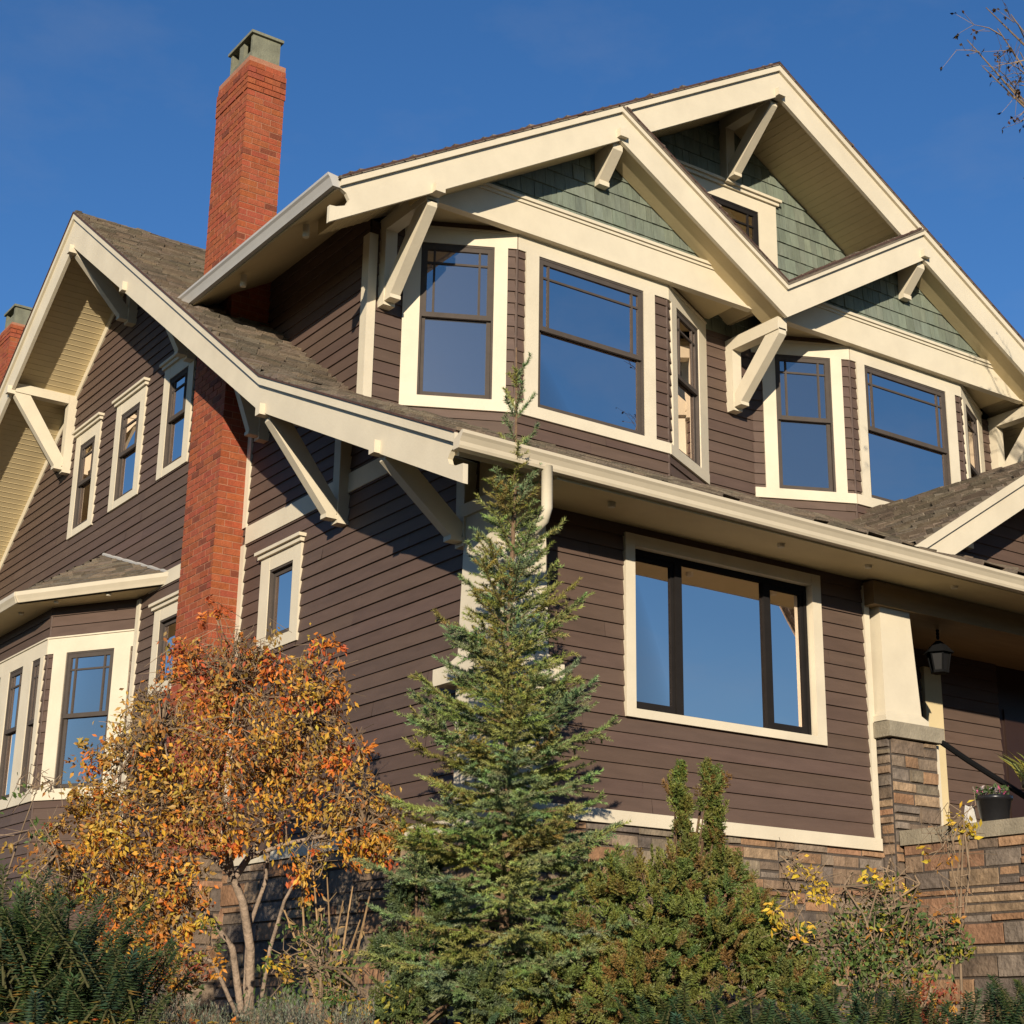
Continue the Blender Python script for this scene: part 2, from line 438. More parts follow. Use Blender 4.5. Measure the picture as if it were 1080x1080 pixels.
# ---- windows: a 'window' part (casing) with sash and pane as sub-parts
def window(fr, u0, u1, z0, z1, cl, cr, ct, cb, style="double", crown=False, sash=SASH, casing=True, out=0.034, label=None, recess=0.026, pr=(0.13, 0.13, 0.2), body=None):
    a0, a1, b0, b1 = u0+cl, u1-cr, z0+cb, z1-ct
    if casing:
        mb = body or MB()
        fr.box(mb, u0, a0, z0, z1, -recess, out); fr.box(mb, a1, u1, z0, z1, -recess, out)
        fr.box(mb, a0, a1, b1, z1, -recess, out-0.002); fr.box(mb, a0, a1, z0, b0, -recess, out-0.002)
        if crown:
            fr.box(mb, u0-0.03, u1+0.03, z1, z1+0.045, -0.01, out+0.03)
            fr.box(mb, u0-0.055, u1+0.055, z1+0.045, z1+0.08, -0.01, out+0.06)
        w = hb(mb, "window", CREAM, label)
    else: w = body
    s = MB(); g = MB(); d = -recess
    fw = 0.05
    if style in ("double", "fixed", "plain"):
        mid = b0+(b1-b0)*0.53 if style == "double" else b1
        # outer frame
        fr.box(s, a0, a0+0.022, b0, b1, d-0.02, d+0.05); fr.box(s, a1-0.022, a1, b0, b1, d-0.02, d+0.05)
        fr.box(s, a0+0.022, a1-0.022, b1-0.022, b1, d-0.02, d+0.05)
        A0, A1 = a0+0.022, a1-0.022
        # lower sash
        top = mid+0.02
        fr.box(s, A0, A0+0.042, b0, top, d-0.015, d+0.012); fr.box(s, A1-0.042, A1, b0, top, d-0.015, d+0.012)
        fr.box(s, A0+0.042, A1-0.042, b0, b0+0.062, d-0.015, d+0.012)
        if style == "double":
            fr.box(s, A0+0.042, A1-0.042, mid-0.018, top, d-0.015, d+0.012)
            # upper sash, further out
            fr.box(s, A0, A0+0.045, mid-0.03, b1-0.022, d+0.014, d+0.045); fr.box(s, A1-0.045, A1, mid-0.03, b1-0.022, d+0.014, d+0.045)
            fr.box(s, A0+0.045, A1-0.045, b1-0.072, b1-0.022, d+0.014, d+0.045)
            fr.box(s, A0+0.045, A1-0.045, mid-0.03, mid+0.022, d+0.014, d+0.045)
            mw = 0.011
            bl, br, bt = pr
            for um in (a0+bl, a1-br): fr.box(s, um-mw, um+mw, mid+0.022, b1-0.072, d+0.018, d+0.040)
            vm = b1-bt
            for (p0, p1) in ((A0+0.045, a0+bl-mw), (a0+bl+mw, a1-br-mw), (a1-br+mw, A1-0.045)):
                fr.box(s, p0, p1, vm-mw, vm+mw, d+0.018, d+0.039)
            fr.box(g, A0+0.03, A1-0.03, mid, b1-0.04, d+0.020, d+0.026)
            fr.box(g, A0+0.03, A1-0.03, b0+0.04, mid, d-0.006, d)
        else:
            fr.box(s, A0+0.042, A1-0.042, b1-0.07, b1-0.022, d-0.015, d+0.012)
            fr.box(g, A0+0.03, A1-0.03, b0+0.04, b1-0.05, d-0.006, d)
    s.build("sash", sash, w, ROOT); g.build("pane", GLASS, w, ROOT)
    return w

# ---- left wall
wl_poly = [(0.0, 2.793), (0.0, roof_z(0)-0.26), (-2.69, roof_z(2.69)-0.26), (-8.73, roof_z(8.73)-0.26), (-14.77, roof_z(14.77)-0.26), (-17.46, roof_z(17.46)-0.26), (-17.46, 2.793)]
LW = dict(a1=(-10.50, -9.595, 7.47, 8.955), a2=(-9.02, -8.045, 7.49, 8.955), a3=(-7.455, -6.555, 7.505, 8.955),
          sm=(-4.36, -3.472, 4.79, 5.795), w4=(-7.14, -6.22, 4.776, 5.80))
holes_l = [(v[0]+0.04, v[1]-0.04, v[2]+0.04, v[3]-0.04) for v in LW.values()]+[(-12.9, -7.75, 2.7, 6.15)]
mb = MB(); lap(mb, F_LEFT, wl_poly, holes_l)
hb(mb, "wall", BROWN, "brown lap-sided left gable wall")
for k in ("a1", "a2", "a3"):
    v = LW[k]; window(F_LEFT, v[0], v[1], v[2], v[3], 0.17, 0.16, 0.17, 0.10, "double", True, pr=(0.12, 0.12, 0.19))
v = LW["sm"]; window(F_LEFT, v[0], v[1], v[2], v[3], 0.20, 0.165, 0.15, 0.12, "plain", True, label="small single-pane window on the left wall")
v = LW["w4"]; window(F_LEFT, v[0], v[1], v[2], v[3], 0.17, 0.165, 0.15, 0.12, "plain", True, label="narrow window between bay and chimney")
mb = MB()
F_LEFT.box(mb, -17.4, 0.02, 2.686, 2.793, -0.01, 0.045)
hb(mb, "base_trim", CREAM)
mb = MB()
F_LEFT.prism(mb, [(-4.80, 6.07), (-1.13, 6.07), (-1.50, 6.265), (-4.80, 6.265)], 0.0, 0.030); F_LEFT.box(mb, -7.4, -5.74, 6.07, 6.24, 0.0, 0.030)
hb(mb, "belt_board", CREAM)
mb = MB()
F_LEFT.box(mb, -4.888, -4.80, 2.80, 6.07, 0.0, 0.034); F_LEFT.box(mb, -4.888, -4.80, 6.265, 7.6, 0.0, 0.034)
hb(mb, "chimney_side_board", CREAM)
# trim board where the soffit meets the left gable wall
mb = MB()
for (ya, yb) in ((0.4, 2.69), (2.69, 8.73)):
    F_LEFT.prism(mb, [(-ya, roof_z(ya)-0.26), (-yb, roof_z(yb)-0.26), (-yb, roof_z(yb)-0.40), (-ya, roof_z(ya)-0.40)], 0.0, 0.03)
for (ya, yb) in ((8.73, 14.77), (14.77, 17.4)):
    F_LEFT.prism(mb, [(-ya, roof_z(ya)-0.26), (-yb, roof_z(yb)-0.26), (-yb, roof_z(yb)-0.40), (-ya, roof_z(ya)-0.40)], 0.0, 0.03)
hb(mb, "rake_trim", CREAM)

# ---- front wall (ground floor)
FWN = (1.272, 3.611, 3.694, 5.294)
mb = MB(); lap(mb, F_FRONT, [(0, 2.906), (4.24, 2.906), (4.24, 5.46), (0, 5.46)], [(FWN[0]+0.04, FWN[1]-0.04, FWN[2]+0.04, FWN[3]-0.04)])
hb(mb, "wall", BROWN, "brown lap-sided ground-floor front wall")
mb = MB(); F_FRONT.box(mb, 0, 4.262, 2.795, 2.906, -0.01, 0.05); hb(mb, "base_trim", CREAM)
mb = MB(); F_FRONT.box(mb, 4.19, 4.262, 2.906, 5.3, -0.01, 0.035); hb(mb, "corner_board", CREAM)
# three-light picture window
mb = MB(); fr = F_FRONT; u0, u1, z0, z1 = FWN
a0, a1, b0, b1 = u0+0.105, u1-0.115, z0+0.075, z1-0.105
fr.box(mb, u0, a0, z0, z1, -0.09, 0.045); fr.box(mb, a1, u1, z0, z1, -0.09, 0.045)
fr.box(mb, a0, a1, b1, z1, -0.09, 0.043); fr.box(mb, a0, a1, z0, b0, -0.09, 0.043)
w = hb(mb, "window", CREAM, "wide three-light picture window with black frame")
s = MB(); g = MB(); d = -0.085
fr.box(s, a0, a0+0.03, b0, b1, d, d+0.05); fr.box(s, a1-0.03, a1, b0, b1, d, d+0.05); fr.box(s, a0+0.03, a1-0.03, b1-0.05, b1, d, d+0.05)
fr.box(s, a0+0.03, a1-0.03, b0, b0+0.02, d, d+0.05)
for um in (1.925, 2.985): fr.box(s, um-0.038, um+0.038, b0+0.02, b1-0.05, d, d+0.055)
for (p0, p1) in ((a0+0.03, 1.887), (3.023, a1-0.03)):
    fr.box(s, p0, p1, b0+0.02, b0+0.085, d, d+0.03); fr.box(s, p0, p0+0.03, b0+0.085, b1-0.05, d, d+0.03)
    fr.box(s, p1-0.03, p1, b0+0.085, b1-0.05, d, d+0.03); fr.box(s, p0+0.03, p1-0.03, b1-0.09, b1-0.05, d, d+0.03)
    fr.box(g, p0+0.01, p1-0.01, b0+0.04, b1-0.06, d+0.002, d+0.010)
fr.box(g, 1.96, 2.95, b0+0.01, b1-0.04, d+0.016, d+0.024)
s.build("sash", BLACKSASH, w, ROOT); g.build("pane", GLASS, w, ROOT)

# ---- foundation
mb = MB(); jt = MB()
FS = Frame((0, -0.01, 0), (1, 0, 0), (0, 0, 1), (0, -1, 0))
stones(mb, jt, FS, 0.0, 4.36, 0.9, 2.793)
FSL = Frame((-0.01, 0, 0), (0, -1, 0), (0, 0, 1), (-1, 0, 0))
stones(mb, jt, FSL, -17.4, 0.0, 0.9, 2.684, rmin=0.14, rmax=0.26, lmin=0.3, lmax=0.7)
CB = Frame((-0.35, 0, 0), (0, -1, 0), (0, 0, 1), (-1, 0, 0)); stones(mb, jt, CB, -5.80, -4.83, 0.9, 2.80, 0.12, 0.24, 0.25, 0.6)
CB2 = Frame((0, 4.83, 0), (1, 0, 0), (0, 0, 1), (0, -1, 0)); stones(mb, jt, CB2, -0.35, 0.0, 0.9, 2.80, 0.12, 0.24, 0.2, 0.35)
jt.box((-0.36, 4.84, 2.78), (0, 5.79, 2.803))
f = hb(mb, "foundation", STONE); jt.build("mortar", STONEGAP, f, ROOT)

# ---- chimney
mb = MB(); core = MB()
bricks(mb, core, -0.342, 0.134, 4.889, 5.736, 2.80, 12.03, corbel=(2, 3, 4, 5))
ch = hb(mb, "chimney", BRICK, "tall red brick chimney against the left wall")
core.build("mortar", MORTAR, ch, ROOT)
mb = MB()
X0, X1, Y0, Y1, Z0, Z1 = -0.285, 0.075, 4.96, 5.56, 12.02, 12.37
mb.box((X0, Y0, Z0), (X1, Y0+0.05, Z1)); mb.box((X0, Y1-0.05, Z0), (X1, Y1, Z1)); mb.box((X1-0.05, Y0+0.05, Z0), (X1, Y1-0.05, Z1))
mb.box((X0, Y0+0.05, Z0), (X0+0.05, Y1-0.05, Z0+0.13)); mb.box((X0, 5.20, Z0+0.13), (X0+0.05, 5.32, Z1))
mb.box((X0-0.03, Y0-0.03, Z1), (X1+0.03, Y1+0.03, Z1+0.035))
cp = mb.build("chimney_cap", CAPGREY, ch, ROOT)
mb = MB(); core = MB()
bricks(mb, core, 0.18, 0.62, 15.0, 15.6, 6.6, 12.42, corbel=(1, 2, 3))
ch2 = hb(mb, "chimney", BRICK, "short brick chimney showing behind the left rake")
core.build("mortar", MORTAR, ch2, ROOT)
mb = MB(); mb.box((0.23, 15.05, 12.41), (0.28, 15.55, 12.60)); mb.box((0.28, 15.05, 12.41), (0.57, 15.10, 12.72)); mb.box((0.28, 15.50, 12.41), (0.57, 15.55, 12.72)); mb.box((0.23, 15.05, 12.60), (0.28, 15.12, 12.72)); mb.box((0.23, 15.48, 12.60), (0.28, 15.55, 12.72)); mb.box((0.20, 15.02, 12.72), (0.60, 15.58, 12.76))
mb.build("chimney_cap", CAPGREY, ch2, ROOT)

# ---- long side-gabled roof
XR = 10.8
def slope_frame(x0, ya, za, yb, zb):
    v = np.array((0, yb-ya, zb-za)); L = np.linalg.norm(v); v /= L
    n = np.cross((1, 0, 0), v); n = n if n[2] > 0 else -n
    return Frame((x0, ya, za), (1, 0, 0), v, n), L
def deck(mb, fr, poly, t0, t1): fr.prism(mb, poly, t0, t1)
mb = MB()
frA, LA = slope_frame(-OV-0.075, -0.80, 5.49-0.02, 2.69, 7.125-0.02)
W = XR+OV
shakes(mb, frA, [(0, 0), (W, 0), (W, LA), (0, LA)], 0.15, 0.16, 0.34, 0.036, 0.014, 0.008, 0.34, 0.06, wav=0.018)
frB, LB = slope_frame(-OV-0.075, 2.69, 7.125-0.02, 8.73, 11.42-0.02)
shakes(mb, frB, [(0, 0), (4.6, 0), (4.6, LB), (0, LB)], 0.15, 0.16, 0.34, 0.036, 0.014, 0.008, 0.34, 0.06, wav=0.018)
frB.box(mb, 4.6, W, 0, LB, -0.03, 0.01, (0.8, 0.8, 0.8))
frC, LC = slope_frame(-OV-0.03, 17.46-2.69, 7.09-0.02, 8.73, 11.41-0.02)
frC.box(mb, 0, W, 0, LC, -0.03, 0.012, (0.8, 0.8, 0.8))
frD, LD = slope_frame(-OV-0.03, 18.26, 5.47, 17.46-2.69, 7.03)
frD.box(mb, 0, W, 0, LD, -0.03, 0.012, (0.8, 0.8, 0.8))
# ridge caps
x = -OV-0.03
while x < XR:
    t = random.uniform(0.7, 1.2)
    for sgn in (-1, 1):
        a = np.array((x, 8.73, 11.425)); w_ = 0.15
        mb.poly([a, a+(0.24, 0, 0.012), a+(0.24, sgn*w_, 0.012-w_*0.72), a+(0, sgn*w_, -w_*0.72)], (t, t, t))
    x += 0.15
hb(mb, "roof", ROOF, "grey-brown shingled side-gabled roof with flared front slope")
mb = MB()
def soff(ya, yb, x0, x1, top=0.06, bot=0.26):
    for (p, q) in ((ya, yb),):
        A = [(x0, p, roof_z(p)-top), (x1, p, roof_z(p)-top), (x1, p, roof_z(p)-bot), (x0, p, roof_z(p)-bot)]
        B = [(x0, q, roof_z(q)-top), (x1, q, roof_z(q)-top), (x1, q, roof_z(q)-bot), (x0, q, roof_z(q)-bot)]
        mb.prism(A, B)
        # beadboard joints: thin battens running out to the rake edge
        L = math.hypot(q-p, roof_z(q)-roof_z(p)); n = int(L/0.09)
        for k in range(1, n):
            t = k/n; y = p+(q-p)*t; z = roof_z(y)-bot
            mb.box((x0+0.002, y-0.008, z-0.0006), (-0.002, y+0.006, z+0.004))
soff(-0.75, 2.69, -OV, 0.05, 0.06, 0.20); soff(2.69, 8.73, -OV, 0.05); soff(8.73, 14.77, -OV, 0.05); soff(14.77, 18.0, -OV, 0.05)
hb(mb, "rake_soffit", SOFFIT)
# boxed front eave
mb = MB()
mb.prism([(-0.02, -0.80, 5.30), (-0.02, -0.80, 5.44), (-0.02, 0.3, 5.80), (-0.02, 0.3, 5.40), (-0.02, 0.0, 5.38)],
         [(XR, -0.80, 5.25), (XR, -0.80, 5.39), (XR, 0.3, 5.75), (XR, 0.3, 5.35), (XR, 0.0, 5.33)])
for k in range(1, 8):
    pass
hb(mb, "eave_soffit", SOFFIT)
# rake fascia: boards following the profile, moulding on top
def rake_board(mb, t0, t1, o0, o1, tail=False, sides=(True, True)):
    P = F_RAKE
    if sides[0]:
        if tail:
            P.prism(mb, [(-2.69, roof_z(2.69)-t0), (0.80, roof_z(-0.80)-t0), (0.80, 5.395), (0.70, 5.36), (0.66, 5.31), (0.68, 5.265), (0.76, 5.225), (0.875, 5.215), (0.878, 5.058), (-2.69, roof_z(2.69)-t1+0.02)], o0, o1)
        else:
            P.prism(mb, [(-2.69, roof_z(2.69)-t0), (0.80, roof_z(-0.80)-t0), (0.80, roof_z(-0.80)-t1), (-2.69, roof_z(2.69)-t1)], o0, o1)
        P.prism(mb, [(-8.73, roof_z(8.73)-t0), (-2.69, roof_z(2.69)-t0), (-2.69, roof_z(2.69)-t1+(0.02 if tail else 0)), (-8.73, roof_z(8.73)-t1-(0.11 if tail else 0))], o0, o1)
    if sides[1]:
        P.prism(mb, [(-14.77, roof_z(14.77)-t0), (-8.73, roof_z(8.73)-t0), (-8.73, roof_z(8.73)-t1-(0.11 if tail else 0)), (-14.77, roof_z(14.77)-t1)], o0, o1)
        P.prism(mb, [(-18.2, roof_z(18.2)-t0), (-14.77, roof_z(14.77)-t0), (-14.77, roof_z(14.77)-t1), (-18.2, roof_z(18.2)-t1)], o0, o1)
mb = MB()
rake_board(mb, 0.03, 0.385, 0.0, 0.045, True)
rake_board(mb, 0.012, 0.095, 0.045, 0.078)
hb(mb, "rake_fascia", CREAM, "cream fascia of the left gable")
mb = MB(); rake_board(mb, -0.006, 0.012, 0.05, 0.092); hb(mb, "drip_edge", ROOFEDGE)

# ---- knee braces
def brace(fr, u, zt, zb, reach, w=0.13, peg=0.0, label=None, post=0.13, pegz=0.0, bd=0.15):
    mb = MB(); h = w/2
    fr.box(mb, u-h, u+h, zb, zt, 0.0, post)
    fr.box(mb, u-h-0.003, u+h+0.003, zt-bd, zt, post, reach)
    # strut
    d = 0.15
    A = [(post-0.03, zb+0.17), (post+0.02, zb+0.06), (post+0.10, zb+0.06), (reach, zt-bd-0.05), (reach, zt-bd+0.02), (reach-0.20, zt-bd+0.02)]
    Pp = lambda s: [fr.p(u+s*(h-0.012), z, o) for o, z in A]
    mb.prism(Pp(-1), Pp(1))
    fr.box(mb, u-h*0.9, u+h*0.9, zb+0.035, zb+0.075, post-0.002, post+0.12)
    if peg: fr.box(mb, u-0.045, u+0.045, zt-0.16+pegz, zt-0.05+pegz, reach, peg)
    return hb(mb, "knee_brace", CREAM, label)
for (y, drop) in ((0.42, 0.75), (2.63, 1.02), (10.76, 1.15), (14.2, 1.0)):
    zt = roof_z(y)-0.27-(0.02 if y < 3 else 0.05)
    brace(F_LEFT, -y, zt, zt-drop, OV-0.01, 0.125, OV+0.10, pegz=0.05 if y < 3 else 0.0, bd=0.10 if y < 3 else 0.13)
brace(F_LEFT, -6.62, roof_z(6.62)-0.30, 8.80, 0.52, 0.125)
mb = MB(); F_LEFT.box(mb, -6.665, -6.575, roof_z(6.62)-0.44, roof_z(6.62)-0.33, OV-0.02, OV+0.10); hb(mb, "beam_end", CREAM)
brace(F_LEFT, -8.73, roof_z(8.73)-0.42, 10.03, OV-0.01, 0.125, OV+0.10, pegz=-0.02)
brace(F_LEFT, -4.47, roof_z(4.47)-0.30, 7.14, 0.48, 0.11)

# ---- front gable (upper storey)
NX = 9.896
mb = MB()
holes_u = [(0.58, 4.58, 6.8, 9.2), (5.43, 9.45, 6.8, 9.2), (4.30, 5.72, 9.9, 10.92)]
lap(mb, F_UP, [(0.13, 6.7), (NX, 6.7), (NX, 9.05), (0.13, 9.05)], holes_u, z0=2.906+0.05)
hb(mb, "wall", BROWN, "brown lap siding around the upper bay windows")
mb = MB()
F_SIDE = Frame((0.13, 0, 0), (0, -1, 0), (0, 0, 1), (-1, 0, 0))
lap(mb, F_SIDE, [(-YW, 6.7), (-YW, 9.24), (-7.2, 9.24), (-7.2, 9.22)], (), z0=2.956)
hb(mb, "wall", BROWN, "shaded brown side wall of the upper storey")
mb = MB()
F_RS = Frame((NX, 0, 0), (0, 1, 0), (0, 0, 1), (1, 0, 0))
lap(mb, F_RS, [(YW, 6.7), (9.0, 6.7), (9.0, 9.07), (YW, 9.07)], ()); lap(mb, F_RS, [(0.5, 2.8), (17.4, 2.8), (17.4, 5.4), (2.69, 6.7), (0.5, 5.6)], ())
hb(mb, "wall", BROWN, "brown right side wall")
mb = MB(); F_UP.box(mb, 0.13, 0.20, 6.9, 8.9, 0.0, 0.03); F_SIDE.box(mb, -YW-0.10, -YW+0.03, 6.9, 8.9, 0.0, 0.03)
hb(mb, "corner_board", CREAM)
mb = MB(); F_UP.box(mb, NX-0.1, NX, 6.9, 8.9, 0.0, 0.03); hb(mb, "corner_board", CREAM)

# sage shakes: centre triangle and the two pediments
mb = MB(); 
cen = [(2.4, 9.05), (7.6, 9.05), (7.6, main_z(7.6)-0.28), (5.014, 12.25-0.28), (2.4, main_z(2.4)-0.28)]
for part_ in subtract([cen], (4.28, 5.75, 9.9, 10.93)): shakes(mb, F_UP, part_, 0.19, 0.07, 0.19, 0.016, 0.005, 0.006, 0.16, 0.03, v0=9.05)
hb(mb, "shake_wall", GREEN, "sage green shingled wall in the gable peak")
YP = 2.0
F_PED = Frame((0, YP+0.045, 0), (1, 0, 0), (0, 0, 1), (0, -1, 0))
TOP = 0.40
def ped_poly(m_, z0, z1=20.0, tp=TOP):
    sx = 2.609
    P = [(0.0, z0), (5.0, z0), (5.0, 12), (0.0, 12)]
    # under the outer (main) slope and the inner slope
    P = clip(P, -0.5956, 1, 12.25-tp-0.5956*5.014)
    P = clip(P, 0.5956, 1, 9.383-tp+0.5956*5.014)
    P = clip(P, 0, 1, z1)
    return P if m_ == 0 else [(10.028-u, v) for u, v in P][::-1]
for m_ in (0, 1):
    mb = MB(); shakes(mb, F_PED, ped_poly(m_, 9.40), 0.19, 0.07, 0.19, 0.016, 0.005, 0.006, 0.16, 0.03)
    hb(mb, "pediment_shakes", GREEN)
    mb = MB()
    F_PED.prism(mb, ped_poly(m_, 9.13, 9.44), -0.03, 0.045)
    F_PED.prism(mb, ped_poly(m_, 9.44, 9.475), -0.02, 0.062); F_PED.prism(mb, ped_poly(m_, 9.475, 9.51), -0.02, 0.082)
    F_PED.prism(mb, ped_poly(m_, 9.105, 9.13), -0.03, 0.062)
    hb(mb, "frieze_band", CREAM)
    # soffit of the pediment box
    q = ped_poly(m_, 9.20, 9.21); us = [p[0] for p in q]
    mb = MB(); mb.box((min(us)-0.05, YP+0.05, 9.19), (max(us)+0.05, YW+0.02, 9.23)); hb(mb, "pediment_soffit", SOFFIT)

# gable roof slopes
mb = MB(); so = MB()
def gable_slab(xa, za, xb, zb, y0, y1, t0=0.0, t1=0.05, target=None):
    (target or mb).prism([(xa, y0, za-t0), (xb, y0, zb-t0), (xb, y0, zb-t1), (xa, y0, za-t1)], [(xa, y1, za-t0), (xb, y1, zb-t0), (xb, y1, zb-t1), (xa, y1, za-t1)])
XL = -0.80
def shing(xa, za, xb, zb, y0, y1, h=0.135, valley=False):
    v = np.array((xb-xa, 0, zb-za)); L = np.linalg.norm(v); v /= L
    n = np.cross(v, (0, 1, 0)); n = n if n[2] > 0 else -n
    fr = Frame((xa, y0, za-0.022), (0, 1, 0), v, n)
    yv = lambda z: (2.69+(z-7.11)/0.7119+0.10-y0) if valley else y1-y0
    shakes(mb, fr, [(0, 0), (yv(za), 0), (yv(min(zb, 11.6)), L), (0, L)], h, 0.16, 0.34, 0.032, 0.013, 0.008, 0.34, 0.06, wav=0.018)
Y0G = YF-0.09
shing(XL, main_z(XL), 5.014, 12.25, Y0G, 9.2, valley=True)
shing(10.83, main_z(10.83), 5.014, 12.25, Y0G, 9.2, valley=True)
gable_slab(5.014, sub_z(5.014)-0.02, 2.609, sub_z(2.609)-0.02, Y0G, YW, 0, 0.03)
gable_slab(5.014, sub_z(5.014)-0.02, 7.419, sub_z(7.419)-0.02, Y0G, YW, 0, 0.03)
shing(5.02, sub_z(5.014), 2.66, sub_z(2.66), Y0G, YW); shing(5.008, sub_z(5.014), 7.36, sub_z(7.36), Y0G, YW)
y = Y0G
while y < 9.2:
    t = random.uniform(0.7, 1.2)
    for sgn in (-1, 1):
        a = np.array((5.014, y, 12.268)); w_ = 0.15
        mb.poly([a, a+(0, 0.24, 0.012), a+(sgn*w_, 0.24, 0.012-w_*0.6), a+(sgn*w_, 0, -w_*0.6)], (t, t, t))
    y += 0.15
hb(mb, "roof", ROOF, "shingled front-gabled roof over the upper storey")
# soffits: beadboard undersides
def bead_soffit(xa, xb, fz, y0, y1, top, bot):
    gable_slab(xa, fz(xa), xb, fz(xb), y0, y1, top, bot, so)
    L = abs(xb-xa)*1.164; n = int(L/0.09)
    for k in range(1, n):
        x = xa+(xb-xa)*k/n; z = fz(x)-bot
        so.box((x-0.008, y0+0.002, z-0.002), (x+0.008, y1-0.002, z+0.004))
bead_soffit(-0.45, 5.014, main_z, YF, YW+0.05, 0.045, 0.27); gable_slab(XL, main_z(XL), -0.45, main_z(-0.45), YF, YW+0.05, 0.045, 0.11, so)
bead_soffit(10.83, 5.014, main_z, YF, YW+0.05, 0.045, 0.27)
gable_slab(XL, main_z(XL), 0.16, main_z(0.16), YW+0.05, 5.2, 0.045, 0.11, so)
gable_slab(10.83, main_z(10.83), 9.87, main_z(9.87), YW+0.05, 6.0, 0.045, 0.22, so)
hb(so, "gable_soffit", SOFFIT)
so = MB()
for m_ in (0, 1):
    f_ = (lambda x: x) if m_ == 0 else (lambda x: 10.028-x)
    gable_slab(f_(5.014), sub_z(5.014), f_(2.609), sub_z(2.609), YF, YP+0.02, 0.05, TOP+0.012, so)
    gable_slab(f_(5.0), sub_z(5.0), f_(2.62), sub_z(2.62), YP+0.02, YW, 0.05, 0.20, so)
    gable_slab(f_(0.2), main_z(0.2), f_(2.609), main_z(2.609), YF+0.01, YP+0.02, 0.28, TOP+0.012, so)
hb(so, "sub_gable_soffit", SOFFIT)
# gable fascia
mb = MB()
def gf(t0, t1, o0, o1, tail=False):
    P = F_GAB
    for m_ in (0, 1):
        f_ = (lambda L: L) if m_ == 0 else (lambda L: [(10.028-u, v) for u, v in L][::-1])
        if tail:
            P.prism(mb, f_([(5.014, 12.25-t0), (-0.775, main_z(-0.775)-t0), (-0.775, 8.70), (-0.70, 8.66), (-0.665, 8.60), (-0.70, 8.53), (-0.80, 8.49), (-0.868, 8.483), (-0.868, 8.31), (5.014, 12.25-t1)]), o0, o1)
        else:
            P.prism(mb, f_([(5.014, 12.25-t0), (-0.775, main_z(-0.775)-t0), (-0.775, main_z(-0.775)-t1), (5.014, 12.25-t1)]), o0, o1)
        P.prism(mb, f_([(5.014, 9.383-t0), (2.609+t0/1.1912, 10.815-t0-(0.0 if tail else 0)), (2.609+t0/1.1912, 10.815-t0-0.001-(0.30 if tail else (t1-t0))), (2.609+(0.25 if tail else t0/1.1912), 10.815-t1-(0.0 if not tail else 0.149)), (5.014, 9.383-t1)]) if False else f_([(5.014, 9.383-t0), (2.609, 10.815-t0), (2.609, 10.815-t1), (5.014, 9.383-t1)]), o0+0.0015, o1+0.0015)
gf(0.03, 0.437, 0.0, 0.045, True)
gf(0.012, 0.10, 0.047, 0.08)
hb(mb, "gable_fascia", CREAM, "cream double-gable fascia boards")
mb = MB()
for m_ in (0, 1):
    f_ = (lambda L: L) if m_ == 0 else (lambda L: [(10.028-u, v) for u, v in L][::-1])
    F_GAB.prism(mb, f_([(5.014, 12.258), (-0.775, main_z(-0.775)+0.008), (-0.775, main_z(-0.775)-0.012), (5.014, 12.238)]), -0.02, 0.093)
    F_GAB.prism(mb, f_([(5.014, 9.391), (2.66, sub_z(2.66)+0.008), (2.66, sub_z(2.66)-0.012), (5.014, 9.371)]), -0.02, 0.0945)
hb(mb, "drip_edge", ROOFEDGE)
# beam ends poking through the gable fascia, short outlookers under the sub-gable peaks
mb = MB()
def corbel(fr, u, zt, o0, o1, h=0.34, w=0.13):
    mb = MB()
    A = [(o0, zt), (o0, zt-h), (o0+0.06, zt-h), (o0+0.075, zt-h+0.06), (o1, zt-0.10), (o1, zt)]
    mb.prism([fr.p(u-w/2, z, o) for o, z in A], [fr.p(u+w/2, z, o) for o, z in A])
    fr.box(mb, u-w/2-0.004, u+w/2+0.004, zt-h-0.002, zt-h+0.05, o0-0.001, o0+0.085)
    return hb(mb, "outlooker", CREAM)
for u in (2.609, 7.419): corbel(F_PED, u, 10.815-0.43, 0.02, 0.345, 0.42)
for (u, z) in ((2.609, 10.44), (7.419, 10.44), (5.014, 11.84), (0.30, 9.02), (9.73, 9.02)):
    b_ = MB(); F_GAB.box(b_, u-0.055, u+0.055, z-0.045, z+0.05, -0.02, 0.11); hb(b_, "beam_end", CREAM)
brace(F_UP, 5.014, 8.97, 8.07, 0.90, 0.135)
brace(F_UP, 0.30, 9.08, 8.10, 0.90, 0.135)
brace(F_UP, 9.73, 9.08, 8.10, 0.90, 0.135)
brace(F_UP, 5.014, 11.93, 11.05, 0.90, 0.135, label="knee brace over the peak window")
# centre window in the peak
window(F_UP, 4.195, 5.84, 9.85, 11.02, 0.30, 0.30, 0.17, 0.1, "double", True, sash=BLACKSASH, label="small window half hidden in the gable peak", pr=(0.16, 0.16, 0.22))

